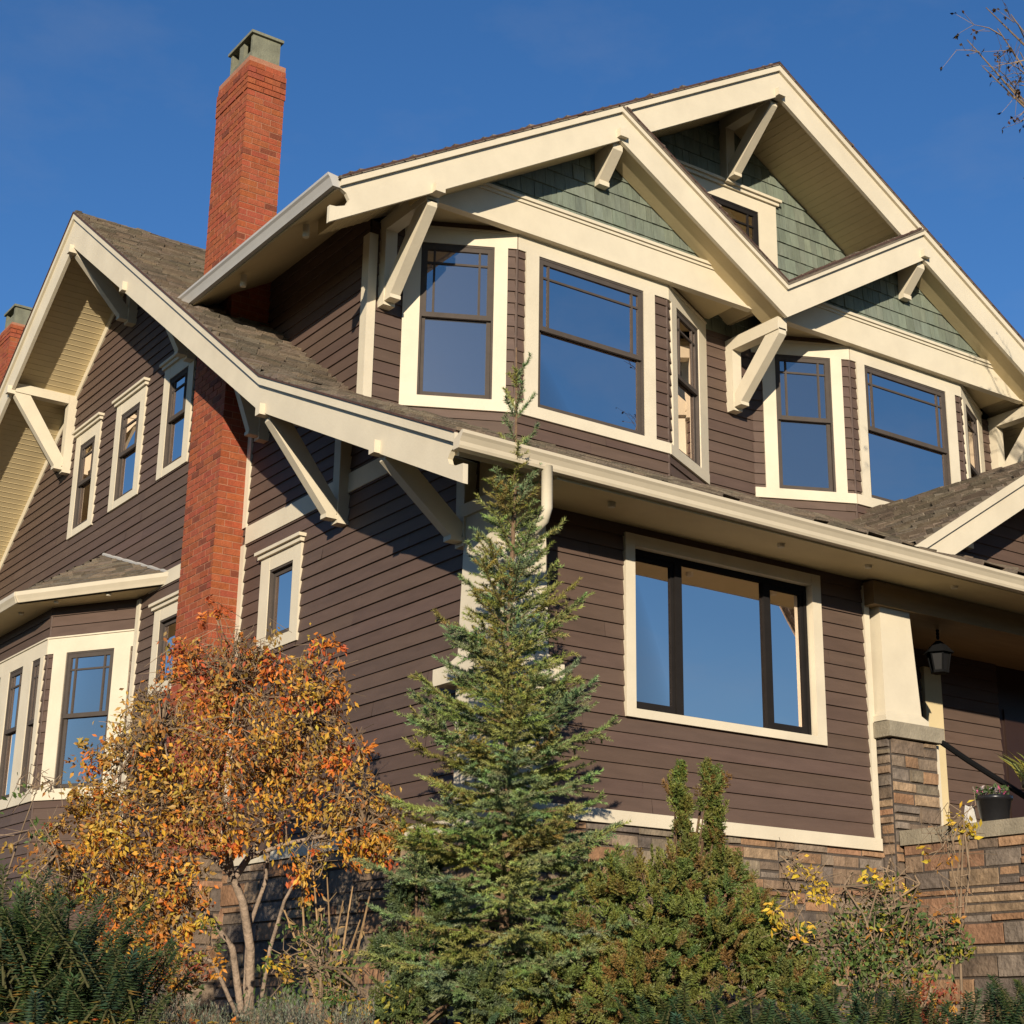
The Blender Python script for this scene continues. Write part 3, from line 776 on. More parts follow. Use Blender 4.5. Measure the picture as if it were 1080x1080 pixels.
# ---- upper bays
HT, SB = 9.10, 7.113
def face(pa, pb):
    a, b = np.array(pa), np.array(pb); L = np.linalg.norm(b-a); U = (b-a)/L
    return Frame((a[0], a[1], 0), (U[0], U[1], 0), (0, 0, 1), (U[1], -U[0], 0)), L
def bay(pts, cas, zb, zt, sb, ht, open_z, name):
    # pts: plan corners left to right, cas: for each face (window casing left, opening left, opening right, casing right) along the face
    wall = MB(); bands = MB(); sills = MB()
    frs = [face(pts[i], pts[i+1]) for i in range(len(pts)-1)]
    for (fr, L), cs in zip(frs, cas):
        holes = [(c[0]+0.02, c[3]-0.02, sb+0.02, ht-0.02) for c in cs]
        lap(wall, fr, [(0, zb), (L, zb), (L, zt), (0, zt)], holes, z0=2.956)
        fr.box(bands, 0, L, open_z[1], ht, -0.02, 0.030)
        fr.box(bands, 0, L, ht, ht+0.018, -0.02, 0.046)
        fr.box(sills, 0, L, sb, open_z[0], -0.02, 0.036)
    for q in pts[1:-1]: wall.tube([(q[0], q[1], zb), (q[0], q[1], zt)], 0.021, 8, (0.85, 0.85, 0.85))
    hb(wall, "bay_wall", BROWN); hb(bands, "head_band", CREAM); hb(sills, "sill_band", CREAM)
    for (fr, L), cs in zip(frs, cas):
        for c in cs:
            b_ = MB(); z0, z1 = open_z
            fr.box(b_, c[0], c[1], z0, z1, -0.05, 0.034); fr.box(b_, c[2], c[3], z0, z1, -0.05, 0.034)
            fr.box(b_, c[1], c[2], z1, z1+0.03, -0.05, 0.0); fr.box(b_, c[1], c[2], z0-0.03, z0, -0.05, 0.0)
            w_ = hb(b_, "window", CREAM)
            window(fr, c[1], c[2], z0, z1, 0, 0, 0, 0, "double", casing=False, body=w_, recess=0.03, pr=(0.14, 0.15, 0.22))
BY = 2.103
bay([(0.53, YW), (1.576, BY), (3.603, BY), (4.622, YW)],
    [[(0.0, 0.175, 0.935, 1.075)], [(0.10, 0.265, 1.68, 1.835)], [(0.08, 0.22, 0.90, 1.14)]], 6.7, 9.21, SB, HT, (7.235, 8.935), "a")
bay([(5.36, YW), (6.471, BY), (8.457, BY), (9.50, YW)],
    [[(0.13, 0.29, 0.985, 1.125)], [(0.10, 0.235, 1.70, 1.87)], [(0.08, 0.22, 0.90, 1.14)]], 6.7, 9.21, SB, HT, (7.235, 8.935), "b")

# ---- ground-floor bay on the left wall
bp_ = [(-0.66, 14.6-2.0), (-0.66, 8.86), (0.0, 7.74)]
bay([(-0.66, 12.4), (-0.66, 8.86), (0.0, 7.74)],
    [[(0.25, 0.42, 0.95, 1.12), (1.12, 1.28, 1.82, 1.98), (1.98, 2.16, 2.70, 2.88), (2.88, 3.03, 3.34, 3.46)], [(0.10, 0.30, 1.02, 1.26)]], 2.2, 6.12, 3.70, 5.68, (3.83, 5.49), "c")
mb = MB()
fr, L = face((-0.66, 8.86), (0.0, 7.74))
hb_ = Frame((0, 7.72, 0), (0, -1, 0), (0, 0, 1), (-1, 0, 0)); hb_.box(mb, 0, 0.10, 2.8, 6.05, 0, 0.035)
hb(mb, "corner_board", CREAM)
mb = MB(); so = MB(); gt = MB(); edge = MB()
EZ = 6.21; E0, E1, EA, E2 = (0.0, 6.89), (-1.1, 8.89), (0.0, 9.07), (-1.1, 13.4)
A = np.array((E0[0], E0[1], EZ)); B = np.array((E1[0], E1[1], EZ)); C = np.array((0, 9.07, 6.92)); D_ = np.array((E2[0], E2[1], EZ)); E_ = np.array((0, 13.0, 6.92))
def tri_roof(mb, P, Q, R, h=0.135):
    U = Q-P; L = np.linalg.norm(U); U /= L
    V = R-P; V = V-U*(V@U); hh = np.linalg.norm(V); V /= hh
    N = np.cross(U, V); N = N if N[2] > 0 else -N
    fr = Frame(P, U, V, N)
    return fr, L, (R-P)@U, hh
fr, L, ru, hh = tri_roof(mb, B, A, C)
shakes(mb, fr, [(0, 0), (L, 0), (ru, hh)], 0.12, 0.16, 0.34, 0.02, 0.01, 0.006, 0.3, 0.05)
fr2, L2, ru2, hh2 = tri_roof(mb, D_, B, C)
shakes(mb, fr2, [(0, 0), (L2, 0), (ru2, hh2), (0.4, hh2)], 0.12, 0.16, 0.34, 0.02, 0.01, 0.006, 0.3, 0.05)
hb(mb, "bay_roof", ROOF, "small hipped roof over the left bay")
mb = MB()
mb.tube([A+(0.0, 0.0, 0.02), C+(-0.01, 0, 0.02)], 0.022, 6)
hb(mb, "flashing", GUTTER2)
mb = MB()
poly = [E0, E1, E2, (0.0, 13.4)]
mb.prism([(x_, y_, 6.085) for x_, y_ in poly], [(x_, y_, 6.12) for x_, y_ in poly]); hb(mb, "bay_soffit", SOFFIT)
mb = MB()
fr, L = face(E1, E0)
GP = [(-0.06, 6.085), (0.015, 6.085), (0.03, 6.12), (0.055, 6.165), (0.055, 6.215), (-0.06, 6.215)]
mb.prism([fr.p(-0.03, z, o) for o, z in GP], [fr.p(L+0.05, z, o) for o, z in GP])
fr, L = face(E2, E1)
mb.prism([fr.p(0, z+0.001, o) for o, z in GP], [fr.p(L+0.03, z+0.001, o) for o, z in GP])
hb(mb, "gutter", GUTTER)

# ---- eave gutters, downspout, soffit lights
mb = MB()
GP = [(-0.80, 5.325), (-0.875, 5.325), (-0.885, 5.345), (-0.89, 5.375), (-0.912, 5.41), (-0.93, 5.43), (-0.932, 5.455), (-0.915, 5.458), (-0.80, 5.40)]
mb.prism([(-0.99, y, z+0.007) for y, z in GP], [(10.85, y, z-0.085) for y, z in GP])
hb(mb, "gutter", GUTTER, "cream gutter along the front eave")
mb = MB()
GP = [(-0.775, 8.69), (-0.85, 8.69), (-0.862, 8.72), (-0.885, 8.77), (-0.905, 8.79), (-0.907, 8.815), (-0.775, 8.80)]
mb.prism([(x_, YF-0.05, z) for x_, z in GP], [(x_, 5.25, z) for x_, z in GP])
hb(mb, "gutter", GUTTER2, "grey-white gutter on the upper left eave")
mb = MB()
mb.tube([(-0.16, -0.86, 5.36), (-0.16, -0.86, 5.02), (-0.16, -0.82, 4.94), (-0.17, -0.62, 4.84), (-0.19, -0.34, 4.72), (-0.19, -0.24, 4.66), (-0.19, -0.20, 4.5), (-0.19, -0.2, 4.06)], 0.045, 10)
hb(mb, "downspout", CREAM, smooth=True)
for x_ in (0.72, 2.62, 3.72, 4.9, 6.0):
    mb = MB(); mb.lathe(x_, -0.55, [(0.0, 5.275), (0.03, 5.277), (0.034, 5.292), (0.034, 5.32)], 12); hb(mb, "soffit_vent", CREAM)
for y_ in (2.6, 4.0):
    mb = MB(); mb.lathe(-0.62, y_, [(0.0, 8.615), (0.03, 8.617), (0.034, 8.632), (0.034, 8.75)], 12); hb(mb, "soffit_vent", CREAM)
for (x_, y_) in ((-0.9, 9.35), (-0.75, 8.5), (-0.38, 7.75)):
    mb = MB(); mb.lathe(x_, y_, [(0.0, 6.055), (0.03, 6.057), (0.034, 6.07), (0.034, 6.1)], 12); hb(mb, "soffit_vent", CREAM)

# ---- porch columns, beam, recess
def column(x0, x1, y0, y1, zc, zt, tx, ty, label=None):
    mb = MB()
    def ring(e, z, t=0): 
        return [(x0-e+t*tx, y0-e+t*ty, z), (x1+e-t*tx, y0-e+t*ty, z), (x1+e-t*tx, y1+e-t*ty, z), (x0-e+t*tx, y1+e-t*ty, z)]
    mb.prism(ring(0.025, zc), ring(0.025, zc+0.05)); mb.prism(ring(0.02, zc+0.05), ring(-0.02, zc+0.10))
    mb.prism(ring(-0.02, zc+0.10), ring(0.0, zt-0.1, 1)); mb.prism(ring(0.025, zt-0.1, 1), ring(0.045, zt, 1))
    return hb(mb, "porch_column", CREAM, label)
column(4.265, 4.80, -0.17, 0.36, 3.985, 5.31, 0.065, 0.065, "tapered cream column on the stone pier")
column(-0.15, 0.42, -0.15, 0.42, 3.985, 5.36, 0.045, 0.045, "tapered corner column behind the spruce")
mb = MB(); mb.box((-0.238, -0.238, 3.845), (0.481, 0.60, 3.985)); hb(mb, "column_cap", CREAM)
mb = MB(); mb.box((-0.125, -0.125, 2.70), (0.36, 0.42, 3.844)); hb(mb, "column_pier", CREAM)
mb = MB(); mb.box((4.231, -0.238, 3.832), (4.985, 0.40, 3.975)); hb(mb, "pier_cap", CONCRETE)
mb = MB(); jt = MB()
PF = Frame((4.30, -0.17, 0), (1, 0, 0), (0, 0, 1), (0, -1, 0)); stones(mb, jt, PF, 0.0, 0.625, 0.9, 3.83, 0.07, 0.22, 0.15, 0.45)
PL = Frame((4.30, 0, 0), (0, -1, 0), (0, 0, 1), (-1, 0, 0)); stones(mb, jt, PL, -0.36, 0.17, 0.9, 3.83, 0.07, 0.22, 0.15, 0.4)
PR = Frame((4.925, 0, 0), (0, 1, 0), (0, 0, 1), (1, 0, 0)); stones(mb, jt, PR, -0.17, 0.36, 0.9, 3.83, 0.07, 0.22, 0.15, 0.4)
o_ = hb(mb, "stone_pier", STONE); jt.build("mortar", STONEGAP, o_, ROOT)
mb = MB(); mb.box((4.2, -0.16, 5.10), (10.2, 0.25, 5.33)); hb(mb, "porch_beam", SHADED_SOFFIT)
mb = MB(); mb.box((4.26, 0.0, 5.2), (10.2, 2.4, 5.25)); hb(mb, "porch_ceiling", SHADED_SOFFIT)
mb = MB(); mb.box((4.4, -0.17, 2.68), (10.2, 2.4, 2.80)); hb(mb, "porch_floor", WOOD)
PW = Frame((0, 1.2, 0), (1, 0, 0), (0, 0, 1), (0, -1, 0))
mb = MB(); lap(mb, PW, [(4.2, 2.80), (7.62, 2.80), (7.62, 5.2), (4.2, 5.2)], ())
PS = Frame((4.262, 0, 0), (0, 1, 0), (0, 0, 1), (1, 0, 0)); lap(mb, PS, [(0.0, 2.8), (1.2, 2.8), (1.2, 5.2), (0.0, 5.2)], ())
lap(mb, PW, [(8.7, 2.80), (10.0, 2.80), (10.0, 5.2), (8.7, 5.2)], ())
hb(mb, "wall", BROWN, "porch back wall of brown siding")
mb = MB(); PW.box(mb, 6.35, 6.62, 2.8, 5.0, 0.0, 0.06); hb(mb, "door_casing", SOFFIT)
mb = MB(); PW.box(mb, 7.62, 8.7, 2.8, 5.2, -0.06, -0.02)
for (a_, b_) in ((7.72, 8.12), (8.2, 8.6)):
    for (c_, d_) in ((2.95, 3.7), (3.82, 4.7)): PW.box(mb, a_, b_, c_, d_, -0.02, 0.0)
dr = hb(mb, "door", DOORM)
mb = MB(); mb.lathe(8.62, 1.2, [(0.0, 3.78), (0.03, 3.78), (0.035, 3.82), (0.0, 3.86)], 12); mb.build("handle", BLACKM, dr, ROOT)
mb = MB(); mb.box((4.96, -0.13, 2.85), (5.02, -0.10, 3.83)); hb(mb, "corner_board", CREAM)
mb = MB(); mb.tube([(4.96, -0.2, 3.86), (4.99, -0.50, 3.64), (5.02, -0.9, 3.37), (5.05, -1.5, 2.97), (5.06, -2.4, 2.37)], 0.028, 8)
mb.tube([(5.05, -1.5, 2.97), (5.05, -1.5, 2.0)], 0.02, 8)
hb(mb, "handrail", BLACKM)

# ---- small porch gable
RX = 6.69
def pg_z(x): return 7.06-0.6186*abs(x-RX)
mb = MB(); YG = -0.52
def pg_shing(xa, xb):
    za, zb = pg_z(xa), pg_z(xb)
    v = np.array((xb-xa, 0, zb-za)); L = np.linalg.norm(v); v /= L
    n = np.cross(v, (0, 1, 0)); n = n if n[2] > 0 else -n
    fr = Frame((xa, YG-0.07, za), (0, 1, 0), v, n)
    shakes(mb, fr, [(0, 0), (3.4, 0), (3.4, L), (0, L)], 0.15, 0.16, 0.34, 0.034, 0.014, 0.008, 0.34, 0.06, wav=0.018)
pg_shing(4.35, RX); pg_shing(2*RX-4.35, RX)
hb(mb, "porch_gable_roof", ROOF, "small shingled gable roof over the porch steps")
mb = MB(); FG = Frame((0, YG, 0), (1, 0, 0), (0, 0, 1), (0, -1, 0))
for m_ in (0, 1):
    f_ = (lambda L: L) if m_ == 0 else (lambda L: [(2*RX-u, v) for u, v in L][::-1])
    FG.prism(mb, f_([(RX, 7.04), (4.28, pg_z(4.28)-0.02), (4.78, pg_z(4.78)-0.35), (RX, 7.06-0.35)]), 0.0, 0.045)
    FG.prism(mb, f_([(RX, 7.053), (4.28, pg_z(4.28)-0.007), (4.36, pg_z(4.36)-0.10), (RX, 7.06-0.10)]), 0.045, 0.075)
hb(mb, "porch_gable_fascia", CREAM)
mb = MB(); so = MB()
for m_ in (0, 1):
    x_a, x_b = (4.4, RX) if m_ == 0 else (2*RX-4.4, RX)
    so.prism([(x_a, YG, pg_z(x_a)-0.03), (x_b, YG, pg_z(x_b)-0.03), (x_b, YG, pg_z(x_b)-0.2), (x_a, YG, pg_z(x_a)-0.2)],
             [(x_a, -0.02, pg_z(x_a)-0.03), (x_b, -0.02, pg_z(x_b)-0.03), (x_b, -0.02, pg_z(x_b)-0.2), (x_a, -0.02, pg_z(x_a)-0.2)])
hb(so, "porch_gable_soffit", SOFFIT)
FPG = Frame((0, -0.02, 0), (1, 0, 0), (0, 0, 1), (0, -1, 0))
mb = MB(); lap(mb, FPG, [(4.6, 5.5), (2*RX-4.6, 5.5), (RX, 6.95)], ()); hb(mb, "wall", BROWN, "brown siding in the porch gable")
mb = MB(); FPG.box(mb, 4.9, 2*RX-4.9, 5.5, 5.60, 0.0, 0.05); hb(mb, "porch_gable_flashing", ROOFEDGE)
corbel(FPG, 5.72, pg_z(5.72)-0.18, 0.0, 0.49, 0.34, 0.12)

# ------------------------------------------------------------------ stone porch wall, pots, lantern
wr = empty("stone_porch_wall", (4.7, -2.0, 1.1), "ledgestone wall with concrete coping running forward from the porch pier", "wall")
mb = MB(); jt = MB(); WR = (4.7, -2.0, 1.1)
FWL = Frame((4.36, 0, 0), (0, -1, 0), (0, 0, 1), (-1, 0, 0)); stones(mb, jt, FWL, 0.22, 4.2, 0.9, 2.835, 0.06, 0.25, 0.15, 0.75)
jt.box((4.37, -4.2, 0.9), (4.95, -0.23, 2.82))
o_ = mb.build("stone_face", STONE, wr, WR); jt.build("mortar", STONEGAP, o_, WR)
mb = MB(); mb.box((4.325, -4.3, 2.836), (5.0, -0.20, 2.970)); mb.build("coping", CONCRETE, wr, WR)

def leafpoly(mb, p, d, n, L, W, c, fold=0.25):
    d = d/(np.linalg.norm(d)+1e-9); s_ = np.cross(d, n); s_ /= (np.linalg.norm(s_)+1e-9); nn = np.cross(s_, d)
    i = len(mb.v)
    q = [p, p+d*L*0.45+s_*W/2+nn*W*fold, p+d*L, p+d*L*0.45-s_*W/2+nn*W*fold, p+d*L*0.5]
    mb.v.extend([tuple(x) for x in q]); mb.f.append((i, i+1, i+2, i+4)); mb.f.append((i, i+4, i+2, i+3)); mb.c.append(c); mb.c.append(c)
def rv(): 
    v = RNG.normal(size=3); return v/np.linalg.norm(v)
def jitter(c, a=0.25):
    t = 1+random.uniform(-a, a); return (c[0]*t*random.uniform(0.9, 1.1), c[1]*t*random.uniform(0.92, 1.08), c[2]*t*random.uniform(0.85, 1.15))

def pot(x, y, r, h, label, kind):
    z = 2.971; R0 = (x, y, z)
    e = empty("flower_pot", R0, label, "flower pot")
    mb = MB(); mb.lathe(x, y, [(0.0, z), (r*0.72, z), (r*0.76, z+0.01), (r*0.97, z+h*0.82), (r*1.06, z+h*0.83), (r*1.08, z+h), (r*0.98, z+h), (r*0.95, z+h*0.9), (0, z+h*0.88)], 28)
    mb.build("pot", POTM, e, R0, True)
    mb = MB(); mb.lathe(x, y, [(0.0, z+h*0.93), (r*0.6, z+h*0.92), (r*0.93, z+h*0.89)], 20, (0.05, 0.06, 0.025))
    for k in range(170 if kind == 0 else 60):
        a = random.uniform(0, 6.28); q = r*math.sqrt(random.random())*0.95
        b = np.array((x+q*math.cos(a), y+q*math.sin(a), z+h*0.9))
        if kind == 0:
            b[2] += random.uniform(0, 0.09)
            c = random.choice([(0.06, 0.10, 0.03), (0.10, 0.15, 0.05), (0.04, 0.07, 0.025), (0.35, 0.30, 0.28)] if k % 9 else [(0.5, 0.1, 0.2)])
            leafpoly(mb, b, rv()+np.array((0, 0, 0.6)), rv(), random.uniform(0.03, 0.055), 0.03, jitter(c))
        else:
            d = np.array((math.cos(a)*0.55, math.sin(a)*0.55, 1.0))+rv()*0.15
            L = random.uniform(0.22, 0.42); d /= np.linalg.norm(d)
            c = jitter(random.choice([(0.35, 0.30, 0.05), (0.25, 0.26, 0.06), (0.12, 0.17, 0.05)]))
            m1 = b+d*L*0.6; m2 = b+d*L+np.array((math.cos(a), math.sin(a), -0.5))*L*0.18
            w_ = np.cross(d, rv()); w_ = w_/np.linalg.norm(w_)*0.010
            mb.poly([b-w_, b+w_, m1+w_, m1-w_], c); mb.poly([m1-w_, m1+w_, m2], c)
    mb.build("plant", LEAF, e, R0)
pot(4.53, -1.12, 0.155, 0.235, "small black pot of low leafy flowers on the coping", 0)
pot(4.72, -1.55, 0.20, 0.34, "large black pot with spiky yellow-green grass on the coping", 1)
mb = MB(); mb.prism([(4.42, -0.93, 2.971), (4.52, -0.93, 2.971), (4.52, -0.86, 2.971), (4.42, -0.86, 2.971)], [(4.44, -0.92, 3.13), (4.51, -0.92, 3.15), (4.505, -0.87, 3.13), (4.44, -0.875, 3.15)])
o_ = mb.build("garden_stone", mat("white_stone", (0.55, 0.52, 0.46), 0.9, 0.2, 20, 0.5, 40), None, (4.47, -0.9, 2.971)); o_["label"] = "upright pale stone beside the small black pot"; o_["category"] = "stone"

LR = (5.50, 0.2, 5.2)
ln = empty("hanging_lantern", (5.50, 0.2, 4.62), "black hanging porch lantern right of the tapered column", "lantern"); LR = (5.50, 0.2, 4.62)
mb = MB(); x, y = 5.5, 0.2
mb.tube([(x, y, 5.2), (x, y, 5.0)], 0.010, 6); mb.lathe(x, y, [(0, 5.2), (0.05, 5.19), (0.05, 5.175), (0, 5.17)], 12)
for k in range(5): mb.lathe(x, y, [(0.014, 5.18-k*0.035), (0.018, 5.165-k*0.035), (0.014, 5.15-k*0.035)], 8)
mb.build("chain", BLACKM, ln, LR)
mb = MB(); n = 6
def hexring(r, z): return [(x+r*math.cos(math.pi/3*k), y+r*math.sin(math.pi/3*k), z) for k in range(n)]
mb.prism(hexring(0.155, 4.855), hexring(0.085, 4.935)); mb.prism(hexring(0.085, 4.935), hexring(0.025, 4.985)); mb.build("lantern_roof", BLACKM, ln, LR)
mb = MB()
for k in range(6):
    a = math.pi/3*k; mb.tube([(x+0.115*math.cos(a), y+0.115*math.sin(a), 4.855), (x+0.082*math.cos(a), y+0.082*math.sin(a), 4.675)], 0.009, 5)
mb.prism(hexring(0.092, 4.655), hexring(0.092, 4.68)); mb.build("lantern_frame", BLACKM, ln, LR)
mb = MB(); mb.prism(hexring(0.076, 4.68), hexring(0.108, 4.853)); mb.build("lantern_glass", mat("dark_glass", (0.005, 0.004, 0.003), 0.6), ln, LR)

# ------------------------------------------------------------------ PLANTS
def needles(mb, p, q, step, L, w, tint, ang=0.9, droop=0.0, r=3):
    p = np.array(p); q = np.array(q); d = q-p; ln_ = np.linalg.norm(d)
    if ln_ < 1e-4: return
    d /= ln_; n = max(2, int(ln_/step))
    a = np.cross(d, (0, 0, 1.0))
    if np.linalg.norm(a) < 1e-3: a = np.array((1.0, 0, 0))
    a /= np.linalg.norm(a); b = np.cross(d, a)
    t = np.repeat((np.arange(n)+RNG.random(n))/n, r); m_ = len(t)
    base = p+d*(ln_*t)[:, None]
    th = RNG.random(m_)*6.283
    ra = a*np.cos(th)[:, None]+b*np.sin(th)[:, None]
    nd = d*math.cos(ang)+ra*math.sin(ang)+RNG.normal(size=(m_, 3))*0.08
    l = L*(0.75+0.4*RNG.random(m_))
    sd_ = np.cross(nd, ra+RNG.normal(size=(m_, 3))*0.6); sd_ /= np.linalg.norm(sd_, axis=1)[:, None]+1e-9; sd_ *= w*0.5
    mb.tv.append(np.stack((base-sd_, base+sd_, base+nd*l[:, None]), axis=1).reshape(-1, 3))
    mb.tc.append(np.array(tint)[None]*(0.75+0.5*RNG.random(m_))[:, None])

def spruce(bx, by, H):
    z0 = ground_z(bx, by)-0.05; R0 = (bx, by, z0)
    e = empty("spruce_tree", R0, "tall narrow young spruce in front of the house corner", "tree")
    tr = MB(); cr = MB(); wood = MB()
    def axis(t): return np.array((bx+0.05*t+0.02*math.sin(t*9), by+0.02*math.sin(t*7+1), z0+H*t))
    ts = np.linspace(0, 1, 24)
    tr.tube([axis(t) for t in ts], [0.034*(1-t)**0.9+0.006 for t in ts], 8); tr.build("trunk", SBARK, e, R0)
    t = 0.06; pal = [(0.20, 0.250, 0.078), (0.220, 0.275, 0.105), (0.245, 0.258, 0.064), (0.180, 0.240, 0.108), (0.265, 0.290, 0.086), (0.24, 0.218, 0.055)]
    lvl = 0
    needles(cr, axis(0.90), axis(0.995), 0.010, 0.018, 0.005, (0.16, 0.16, 0.06), 0.35, r=4)
    while t < 0.955:
        rmax = np.interp(t, [0, 0.12, 0.3, 0.45, 0.62, 0.72, 0.80, 0.87, 0.92, 0.96], [0.94, 0.94, 0.82, 0.66, 0.46, 0.39, 0.33, 0.28, 0.22, 0.14])
        nb = random.choice((7, 8, 9)) if t < 0.74 else random.choice((4, 5, 6)) if t < 0.86 else 4
        a0 = random.uniform(0, 6.28)
        for k in range(nb):
            az = a0+6.283*k/nb+random.uniform(-0.3, 0.3)
            L = rmax*random.uniform(0.65, 1.18)
            up = np.interp(t, [0, 0.3, 0.6, 0.8, 0.95], [0.05, 0.28, 0.65, 0.95, 1.5])+random.uniform(-0.12, 0.12)
            hz = np.array((math.cos(az), math.sin(az), 0)); p = axis(t+random.uniform(-0.012, 0.012)); pts = [p]
            n = max(3, int(L/0.07))
            for j in range(n):
                f = (j+1)/n
                sl = up-0.30*math.sin(f*2.6)*(1-t)+0.45*f*f*(0.4+0.6*(1-t))
                d = hz+np.array((0, 0, sl)); d /= np.linalg.norm(d)
                p = p+d*(L/n)+rv()*0.008; pts.append(p)
            wood.tube(pts, [0.007*(1-f*0.7)*(0.4+rmax) for f in np.linspace(0, 1, len(pts))], 4, cap=False)
            tint = random.choice(pal)
            side = np.array((-math.sin(az), math.cos(az), 0))
            for j in range(len(pts)-1):
                f = (j+0.5)/(len(pts)-1)
                if f > 0.12: needles(cr, pts[j], pts[j+1], 0.008, 0.037, 0.0068, tint, 0.85, r=5)
                if f < 0.15 and L > 0.3: continue
                tl = min(0.30, L*0.42)*(1-f*0.65)*random.uniform(0.7, 1.2)
                if t > 0.88: tl *= 0.5
                for s_ in (-1, 1):
                    if random.random() < 0.22: continue
                    dv = (pts[j+1]-pts[j]); dv /= np.linalg.norm(dv)
                    td = dv*0.75+side*s_*random.uniform(0.55, 0.95)+np.array((0, 0, random.uniform(-0.28, 0.12)))
                    td /= np.linalg.norm(td); b0 = pts[j]+(pts[j+1]-pts[j])*random.random()
                    e1 = b0+td*tl*0.55; e2 = e1+(td+np.array((0, 0, random.uniform(-0.15, 0.25))))*tl*0.45
                    tt = tuple(c*random.uniform(0.85, 1.2) for c in tint)
                    needles(cr, b0, e1, 0.009, 0.033, 0.0065, tt, 0.8, r=5); needles(cr, e1, e2, 0.009, 0.030, 0.0065, tuple(c*1.15 for c in tt), 0.7, r=5)
                    if tl > 0.15:
                        for s3 in (-1, 1):
                            t3 = td*0.7+np.cross(td, (0, 0, 1))*s3*0.7+np.array((0, 0, -0.25)); b3 = b0+td*tl*random.uniform(0.3, 0.7)
                            needles(cr, b3, b3+t3*tl*0.5, 0.010, 0.025, 0.006, tt, 0.8, r=5)
        t += 0.030 if t > 0.5 else 0.026
        if t > 0.60: t += 0.008
        if t > 0.80: t += 0.014
        lvl += 1
    c_ = cr.build("crown", NEEDLE, e, R0); wood.build("branch", SBARK, c_, R0)
    return e

def px(x, y, d):
    return CAM_LOC+(FWD+RIGHT*(x-540)/FPX-UP*(y-540)/FPX)*d

def spray_shrub(name, label, base, blobs, pal, n, L, cat="shrub", needle=0.02, extra=None):
    z0 = base[2]; e = empty(name, tuple(base), label, cat); cr = MB(); wd = MB()
    for (c, r, cnt) in blobs:
        c = np.array(c)
        for k in range(int(cnt*1.6)):
            v = rv(); rr = random.random()**0.4; tip = c+v*np.array(r)*rr
            root = base+np.array((0, 0, 0.1))+(c-base)*random.uniform(0.45, 0.9)
            d = tip-root; d /= np.linalg.norm(d); d = d*0.6+v*0.5+np.array((0, 0, 0.35)); d /= np.linalg.norm(d)
            st = tip-d*L; tint = jitter(random.choice(pal), 0.2)
            side = np.cross(d, rv()); side /= np.linalg.norm(side)
            needles(cr, st, tip, 0.010, needle, 0.009, tint, 0.6, r=4)
            for j in range(5):
                b0 = st+(tip-st)*(j+0.5)/5.5
                for s_ in (-1, 1):
                    td = d*0.8+side*s_*0.8+rv()*0.2
                    needles(cr, b0, b0+td*L*0.45*(1-j/7), 0.010, needle, 0.009, tint, 0.6, r=4)
            if k % 30 == 0: wd.tube([base+rv()*0.04, (root+base)/2+rv()*0.06, root, st], [0.016, 0.012, 0.008, 0.004], 4, cap=False)
    c_ = cr.build("foliage", NEEDLE, e, base); wd.build("stem", SBARK, e, base)
    return e

spruce(-0.43, -0.74, 5.22)

# golden-green juniper right of the spruce
GZ = 1.18
jb = np.array((0.62, -1.35, 1.10))
def W(x, y, d): return px(x, y, d)
jpal = [(0.165, 0.185, 0.042), (0.185, 0.200, 0.045), (0.140, 0.175, 0.042), (0.20, 0.19, 0.042), (0.21, 0.13, 0.040), (0.130, 0.180, 0.052)]
k_ = 11.2/FPX
blobs = []
for (x, y, r, d, cnt) in ((690, 960, 70, 11.3, 150), (760, 980, 75, 11.3, 150), (620, 1000, 60, 11.2, 110), (800, 1010, 50, 11.2, 80), (725, 915, 40, 11.3, 60), (765, 920, 32, 11.4, 36), (690, 1040, 80, 11.0, 130), (640, 930, 45, 11.5, 60), (835, 985, 22, 11.2, 24), (570, 1040, 60, 11.0, 90), (835, 1000, 34, 11.1, 50), (800, 960, 30, 11.3, 40), (660, 1050, 60, 10.8, 90), (850, 1040, 40, 10.9, 60)):
    c = W(x, y, d); rr = r*k_; blobs.append((c, (rr, rr, rr), cnt))
for (x0, y0, x1, y1, r) in ((722, 890, 717, 806, 13), (760, 900, 748, 803, 17)):
    for q in range(9):
        t = q/8; c = W(x0+(x1-x0)*t+random.uniform(-6, 6), y0+(y1-y0)*t+random.uniform(-4, 4), 11.35+random.uniform(-.06, .06)); rr = r*k_*(1.25 if q in (5, 6) else 0.6 if q in (3, 8) else 1.0); blobs.append((c, (rr, rr, rr*0.8), 9))
spray_shrub("juniper_shrub", "golden-green juniper with two upright tips right of the spruce", jb, blobs, jpal, 0, 0.13)

# low spruce skirt / cypress left of the trunk
blobs = []
for (x, y, r, d, cnt) in ((455, 900, 22, 11.8, 26), (440, 880, 14, 11.8, 12), (410, 1000, 30, 11.7, 50), (450, 1010, 45, 11.6, 90), (425, 935, 28, 11.8, 45), (470, 950, 30, 11.6, 45), (430, 1060, 50, 11.3, 80), (520, 1050, 50, 11.0, 70)):
    c = W(x, y, d); rr = r*k_; blobs.append((c, (rr, rr, rr), cnt))
spray_shrub("cypress_shrub", "small feathery green conifer at the spruce's left foot", np.array((-0.95, -0.35, 1.12)), blobs, [(0.11, 0.15, 0.05), (0.095, 0.135, 0.06), (0.13, 0.155, 0.045)], 0, 0.14)

